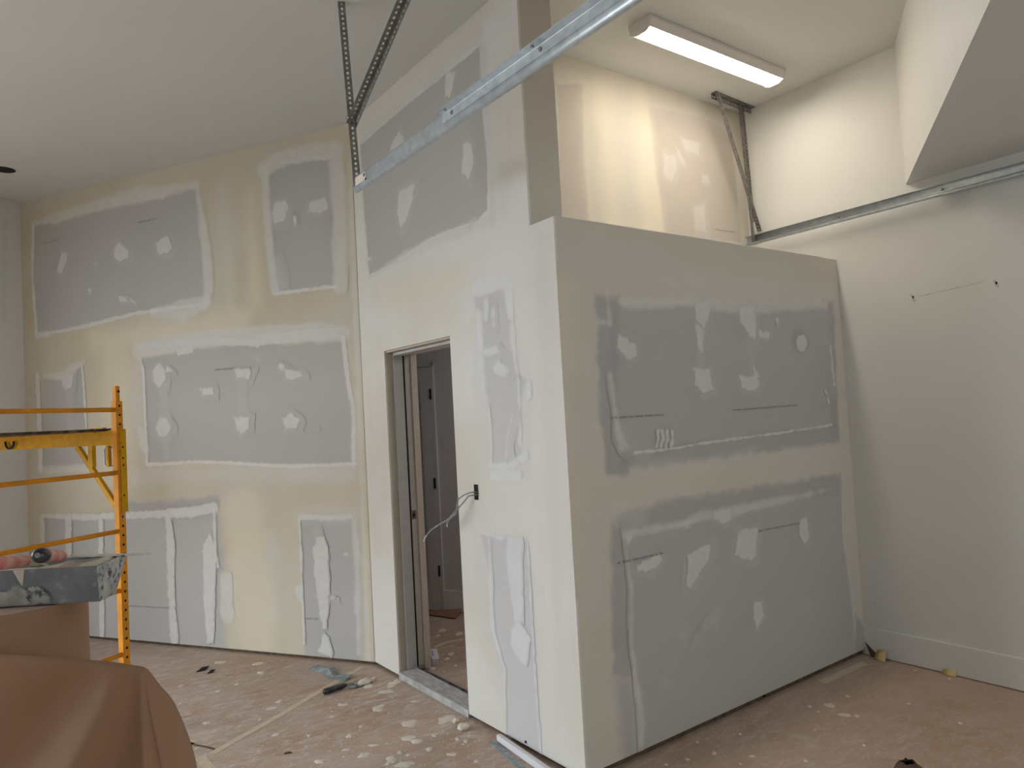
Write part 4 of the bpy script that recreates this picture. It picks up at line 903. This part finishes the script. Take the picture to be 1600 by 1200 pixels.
# lumps beside the doorway
def lump(c, r, seed):
    bm = bmesh.new(); bmesh.ops.create_icosphere(bm, subdivisions=3, radius=r)
    for v in bm.verts:
        n_ = mnoise.noise(v.co*(2.2/r)*.6+Vector((seed, 0, 0)))*.5+mnoise.noise(v.co*(5/r)*.6+Vector((0, seed, 0)))*.25
        v.co *= 1+n_; v.co.z = max(v.co.z*.62, -r*.45)
    mb = MB(); bm.verts.ensure_lookup_table(); zmin = min(v.co.z for v in bm.verts)
    mb.add([(c[0]+v.co.x, c[1]+v.co.y, v.co.z-zmin+.0005) for v in bm.verts], [tuple(v.index for v in f.verts) for f in bm.faces]); bm.free(); return mb
for px, r, lb in (((724, 1140), .030, 'larger crusty lump of dried compound by the doorway corner'), ((712, 1128), .018, 'small lump of dried compound beside the larger lump by the doorway'), ((666, 1014), .018, 'pale lump of compound on the floor just inside the doorway')):
    tag(obj('compound_lump', lump(on_floor(px), r, px[0]*.1), M_chip, smooth=True), lb, 'compound lump', group='dried compound lumps on the floor')
# fine crumbs nobody could count
cr_ = MB()
def crumbs(cnt, fx, rmin, rmax):
    for _ in range(cnt):
        c = fx(); 
        if c is None: continue
        r = random.uniform(rmin, rmax); a0 = random.uniform(0, 6.28); k = 5; el = random.uniform(.35, 1); ro = random.uniform(0, 3.14)
        pts = []
        for i in range(k):
            th = a0+6.283*i/k; rr = r*random.uniform(.6, 1.2); x, y = rr*math.cos(th), rr*el*math.sin(th)
            pts.append((c[0]+x*math.cos(ro)-y*math.sin(ro), c[1]+x*math.sin(ro)+y*math.cos(ro), .0006))
        h = random.uniform(.001, .004)
        cr_.add(pts+[(c[0], c[1], h)], [(i, (i+1) % k, k) for i in range(k)])
def zone_main():
    x = random.uniform(300, 900); y = random.uniform(1030, 1230); c = on_floor((x, y))
    return c if c[0] < X0-.02 and np.dot(c, N) < NL-.02 else None
def zone_right():
    x = random.uniform(950, 1640); y = random.uniform(1040, 1230); c = on_floor((x, y))
    return c if c[1] < Y0-.03 and c[0] < XR-.03 else None
def zone_front():
    s_ = random.uniform(X0, 3.7); return np.array([s_, Y0-.04-abs(random.gauss(0, .16)), 0])
def zone_in():
    c = on_floor((random.uniform(655, 740), random.uniform(965, 1080))); return c if c[0] > XI+.02 and np.dot(c, N) < NI-.03 else None
crumbs(1500, zone_main, .0015, .006); crumbs(120, zone_main, .006, .013); crumbs(260, zone_right, .0012, .004); crumbs(420, zone_front, .0012, .0045); crumbs(160, zone_in, .002, .008)
obj('compound_crumbs', cr_, M_chip, floor, kind='stuff')
# tape seams
def strip(px, wdt, m, z=.0012, name='tape_strip', world=None):
    P3 = world if world is not None else [on_floor(p) for p in px]; mb = MB(); vs = []; n = len(P3)
    for i in range(n):
        d = P3[min(i+1, n-1)]-P3[max(i-1, 0)]; d /= np.linalg.norm(d); s_ = np.cross(d, ZU)
        for k in (-1, 1): vs.append(P3[i]+s_*k*wdt/2+ZU*z)
    mb.add(vs, [(2*i, 2*i+1, 2*i+3, 2*i+2) for i in range(n-1)]); return obj(name, mb, m, floor)
strip([(331,1178),(380,1150),(430,1122),(480,1092),(520,1068),(566,1042)], .042, M_tape)
strip([(262,1155),(285,1158),(303,1163)], .05, M_tape); strip([(281,1172),(303,1161)], .035, M_tape); strip([(313,1184),(326,1200),(345,1222)], .05, M_tape)
strip([(1285,1066),(1320,1050),(1352,1036)], .05, M_tape); 
strip([(680,1011),(700,1003),(724,999)], .04, M_tape)
strip([(303,1164),(322,1167),(336,1171)], .014, M_plate, name='paper_tear')

# kraft flap inside, carton
fp = MB(); a, b, c, d = on_floor((668,962)), on_floor((712,968)), on_floor((722,958)), on_floor((667,955))
fp.add([a+ZU*.012, b+ZU*.010, c+ZU*.035, d+ZU*.004, a, b], [(0, 1, 2, 3)])
tag(obj('paper_flap', fp, M_kraft, solid=.001), 'curled flap of brown paper on the floor inside the doorway', 'paper')
b0 = on_floor((677, 1040)); b1 = on_floor((671, 1012)); b2 = on_floor((682, 1039))
dv = b1-b0; L_ = np.linalg.norm(dv); dv /= L_; sv = np.cross(dv, ZU)
bx = thing('small_carton', 'small white carton with purple print inside the doorway', 'carton', tuple(b0))
cen = b0+dv*.11+ZU*.021+sv*.018
obj('carton_body', MB().box(cen, dv*.11, sv*.024, ZU*.020), M_carton, bx, bevel=.002)
obj('carton_print', MB().box(cen-sv*.0243, dv*.06, sv*.0003, ZU*.008), M_cprint, bx)
for q in np.linspace(-.03, .05, 4): obj('carton_lettering', MB().box(cen+ZU*.0203+dv*q-sv*.012, dv*.008, sv*.004, ZU*.0003), M_cprint, bx)

# putty knife on the floor
h0, h1 = on_floor((506, 1087)), on_floor((541, 1076)); tp = on_floor((570, 1069))
kd = (h1-h0)/np.linalg.norm(h1-h0); ks = np.cross(kd, ZU)
pk = thing('margin_trowel', 'black handled trowel with compound on its blade lying on the floor', 'trowel', tuple(h0))
hp = [h0+(h1-h0)*q+ZU*.022 for q in (0, .03, .2, .5, .8, 1)]
obj('handle', MB().tube(hp, [.014, .0175, .0185, .017, .018, .012], 16), M_hblack, pk, smooth=True)
sh_ = [h1+ZU*.022, h1+kd*.03+ZU*.026, h1+kd*.05+ZU*.014]
obj('shank', MB().tube(sh_, .006, 10), M_steel, pk, smooth=True)
bl = MB(); bp_ = [h1+kd*.015-ks*.035, h1+kd*.04-ks*.05, h1+kd*.15-ks*.048, h1+kd*.172-ks*.02, h1+kd*.17+ks*.02, h1+kd*.15+ks*.046, h1+kd*.04+ks*.05, h1+kd*.015+ks*.03]
bl.prism([tuple(p[:2]) for p in bp_], .004, .008); obj('blade', bl, mat('dirty_trowel_blade', (.06, .065, .065, 1), .5, col2=(.42, .41, .38, 1), scale=28), pk)
obj('blade_compound', flake(h1+kd*.125, .05, .038, math.atan2(kd[1], kd[0]), .016, 7.7), M_chip, pk, smooth=True)
bpy.data.objects['blade_compound'].location.z += .0075

# bent metal scrap
sp = [on_floor(p) for p in ((491, 1042), (515, 1051), (522, 1058), (545, 1062))]
hz = [.006, .030, .004, .012]
sm = MB(); vs = []
for i, p in enumerate(sp):
    d = sp[min(i+1, 3)]-sp[max(i-1, 0)]; d /= np.linalg.norm(d); s_ = np.cross(d, ZU)
    vs += [p+s_*.045+ZU*.002, p+ZU*hz[i]+s_*.004, p-s_*.04+ZU*(.002+.02*(i % 2))]
sm.add(vs, [(3*i+k, 3*i+k+1, 3*i+k+4, 3*i+k+3) for i in range(3) for k in range(2)])
tag(obj('metal_bead_scrap', sm, M_scrap, solid=.0015), 'bent grey metal bead scrap on the floor by the trowel', 'scrap')
for k, (px, lb) in enumerate((((317, 1047), 'larger torn black scrap on the floor near the scaffold'), ((330, 1051), 'smaller torn black scrap on the floor near the scaffold'))):
    c = on_floor(px); mb = MB(); r = .05 if k == 0 else .03
    mb.add([c+np.array([-r, -r*.3, .001]), c+np.array([r*.2, -r*.6, .004]), c+np.array([r, r*.4, .012]), c+np.array([0, r*.2, .018]), c+np.array([-r*.2, r*.6, .003])], [(0, 1, 3), (1, 2, 3), (0, 3, 4)])
    tag(obj('black_scrap', mb, M_bscrap, solid=.001), lb, 'scrap', group='torn black scraps')
c = on_floor((450, 1177)); tag(obj('rubber_scrap', flake(c, .022, .008, -.6, .006, 3.3), M_brownscrap), 'tiny dark scrap lying on the papered floor', 'scrap')

# white trim strip and grey board strip lying at the wall foot
q0, q1 = on_floor((779, 1151), .02), on_floor((858, 1206), .02)
dd = (q1-q0)/np.linalg.norm(q1-q0); ss = np.cross(dd, ZU)
tag(obj('white_trim_strip', MB().box((q0+q1+dd*.2)/2-np.array([0, 0, .003]), dd*(np.linalg.norm(q1-q0)/2+.1), ss*.012, ZU*.0165), M_carton, bevel=.002), 'narrow white trim strip lying at the foot of the door wall', 'trim strip')
q0, q1 = on_floor((769, 1160)), on_floor((820, 1205))
dd = (q1-q0)/np.linalg.norm(q1-q0); ss = np.cross(dd, ZU)
tag(obj('grey_board_strip', MB().box((q0+q1+dd*.2)/2+ZU*.0035, dd*(np.linalg.norm(q1-q0)/2+.1), ss*.016, ZU*.003), M_scrap), 'flat grey metal strip lying on the floor beside the white trim strip', 'metal strip')
# lifted paper corner and tape bits at the right wall
a = np.array([XR-.03, Y0-.012, .004]); 
mb = MB(); mb.add([on_floor((1361, 1026), .002), on_floor((1392, 1033), .004), np.array([XR-.016, Y0-.09, .012]), np.array([XR-.02, Y0-.008, .085]), on_floor((1361, 1026), .002)+np.array([0, .0, .03])], [(0, 1, 2, 3), (0, 3, 4)])
tag(obj('lifted_paper_corner', mb, M_brownscrap, solid=.001), 'dark brown paper corner curling up beside the right baseboard', 'paper')
def curl(px, hgt, wd, depth, lb, n=7):
    b = on_floor(px); mb = MB(); vs = []
    for i in range(n+1):
        u = i/n; x = -depth*u; z = hgt*math.sin(math.pi*(.55+.45*u))*1.0
        for k in (-1, 1): vs.append(np.array([XR-.016+x, b[1]+k*wd/2+.01*u*k, max(.002, z)]))
    mb.add(vs, [(2*i, 2*i+1, 2*i+3, 2*i+2) for i in range(n)])
    return tag(obj('tape_curl', mb, M_tapeY, solid=.0006, smooth=True), lb, 'tape', group='tape curls at the right baseboard')
curl((1380, 1030), .055, .05, .05, 'bigger yellow tape curl at the corner of the right baseboard'); curl((1483, 1056), .03, .06, .02, 'small yellow tape curl halfway along the right baseboard')

# crumpled dark bag at the bottom edge
c = on_floor((1420, 1207))
sc_ = thing('crumpled_wrapper', 'crumpled dark brown wrapper at the bottom right of the floor', 'wrapper', tuple(c))
mb = MB(); vs = []; K = 22
for j in range(5):
    for i in range(K):
        th = 2*math.pi*i/K; r = (.072-.010*j)*(1+.25*mnoise.noise(Vector((math.cos(th)*2, math.sin(th)*2, j*.4)))); z = .001+j*.011+(.010*mnoise.noise(Vector((math.cos(th)*3, math.sin(th)*3, 5))) if j == 4 else 0)
        vs.append(c+rh*r*math.cos(th)*.95+fh*r*math.sin(th)*.8+ZU*max(.001, z))
mb.add(vs, [(j*K+i, j*K+(i+1) % K, (j+1)*K+(i+1) % K, (j+1)*K+i) for j in range(4) for i in range(K)])
obj('outer_skin', mb, M_brownscrap, sc_, solid=.0012)
obj('inner_lining', flake(c, .05, .045, .4, .020, 5.1), mat('grey_foil_lining', (.30, .25, .24, 1), .5, var=.2, scale=40), sc_, smooth=True)
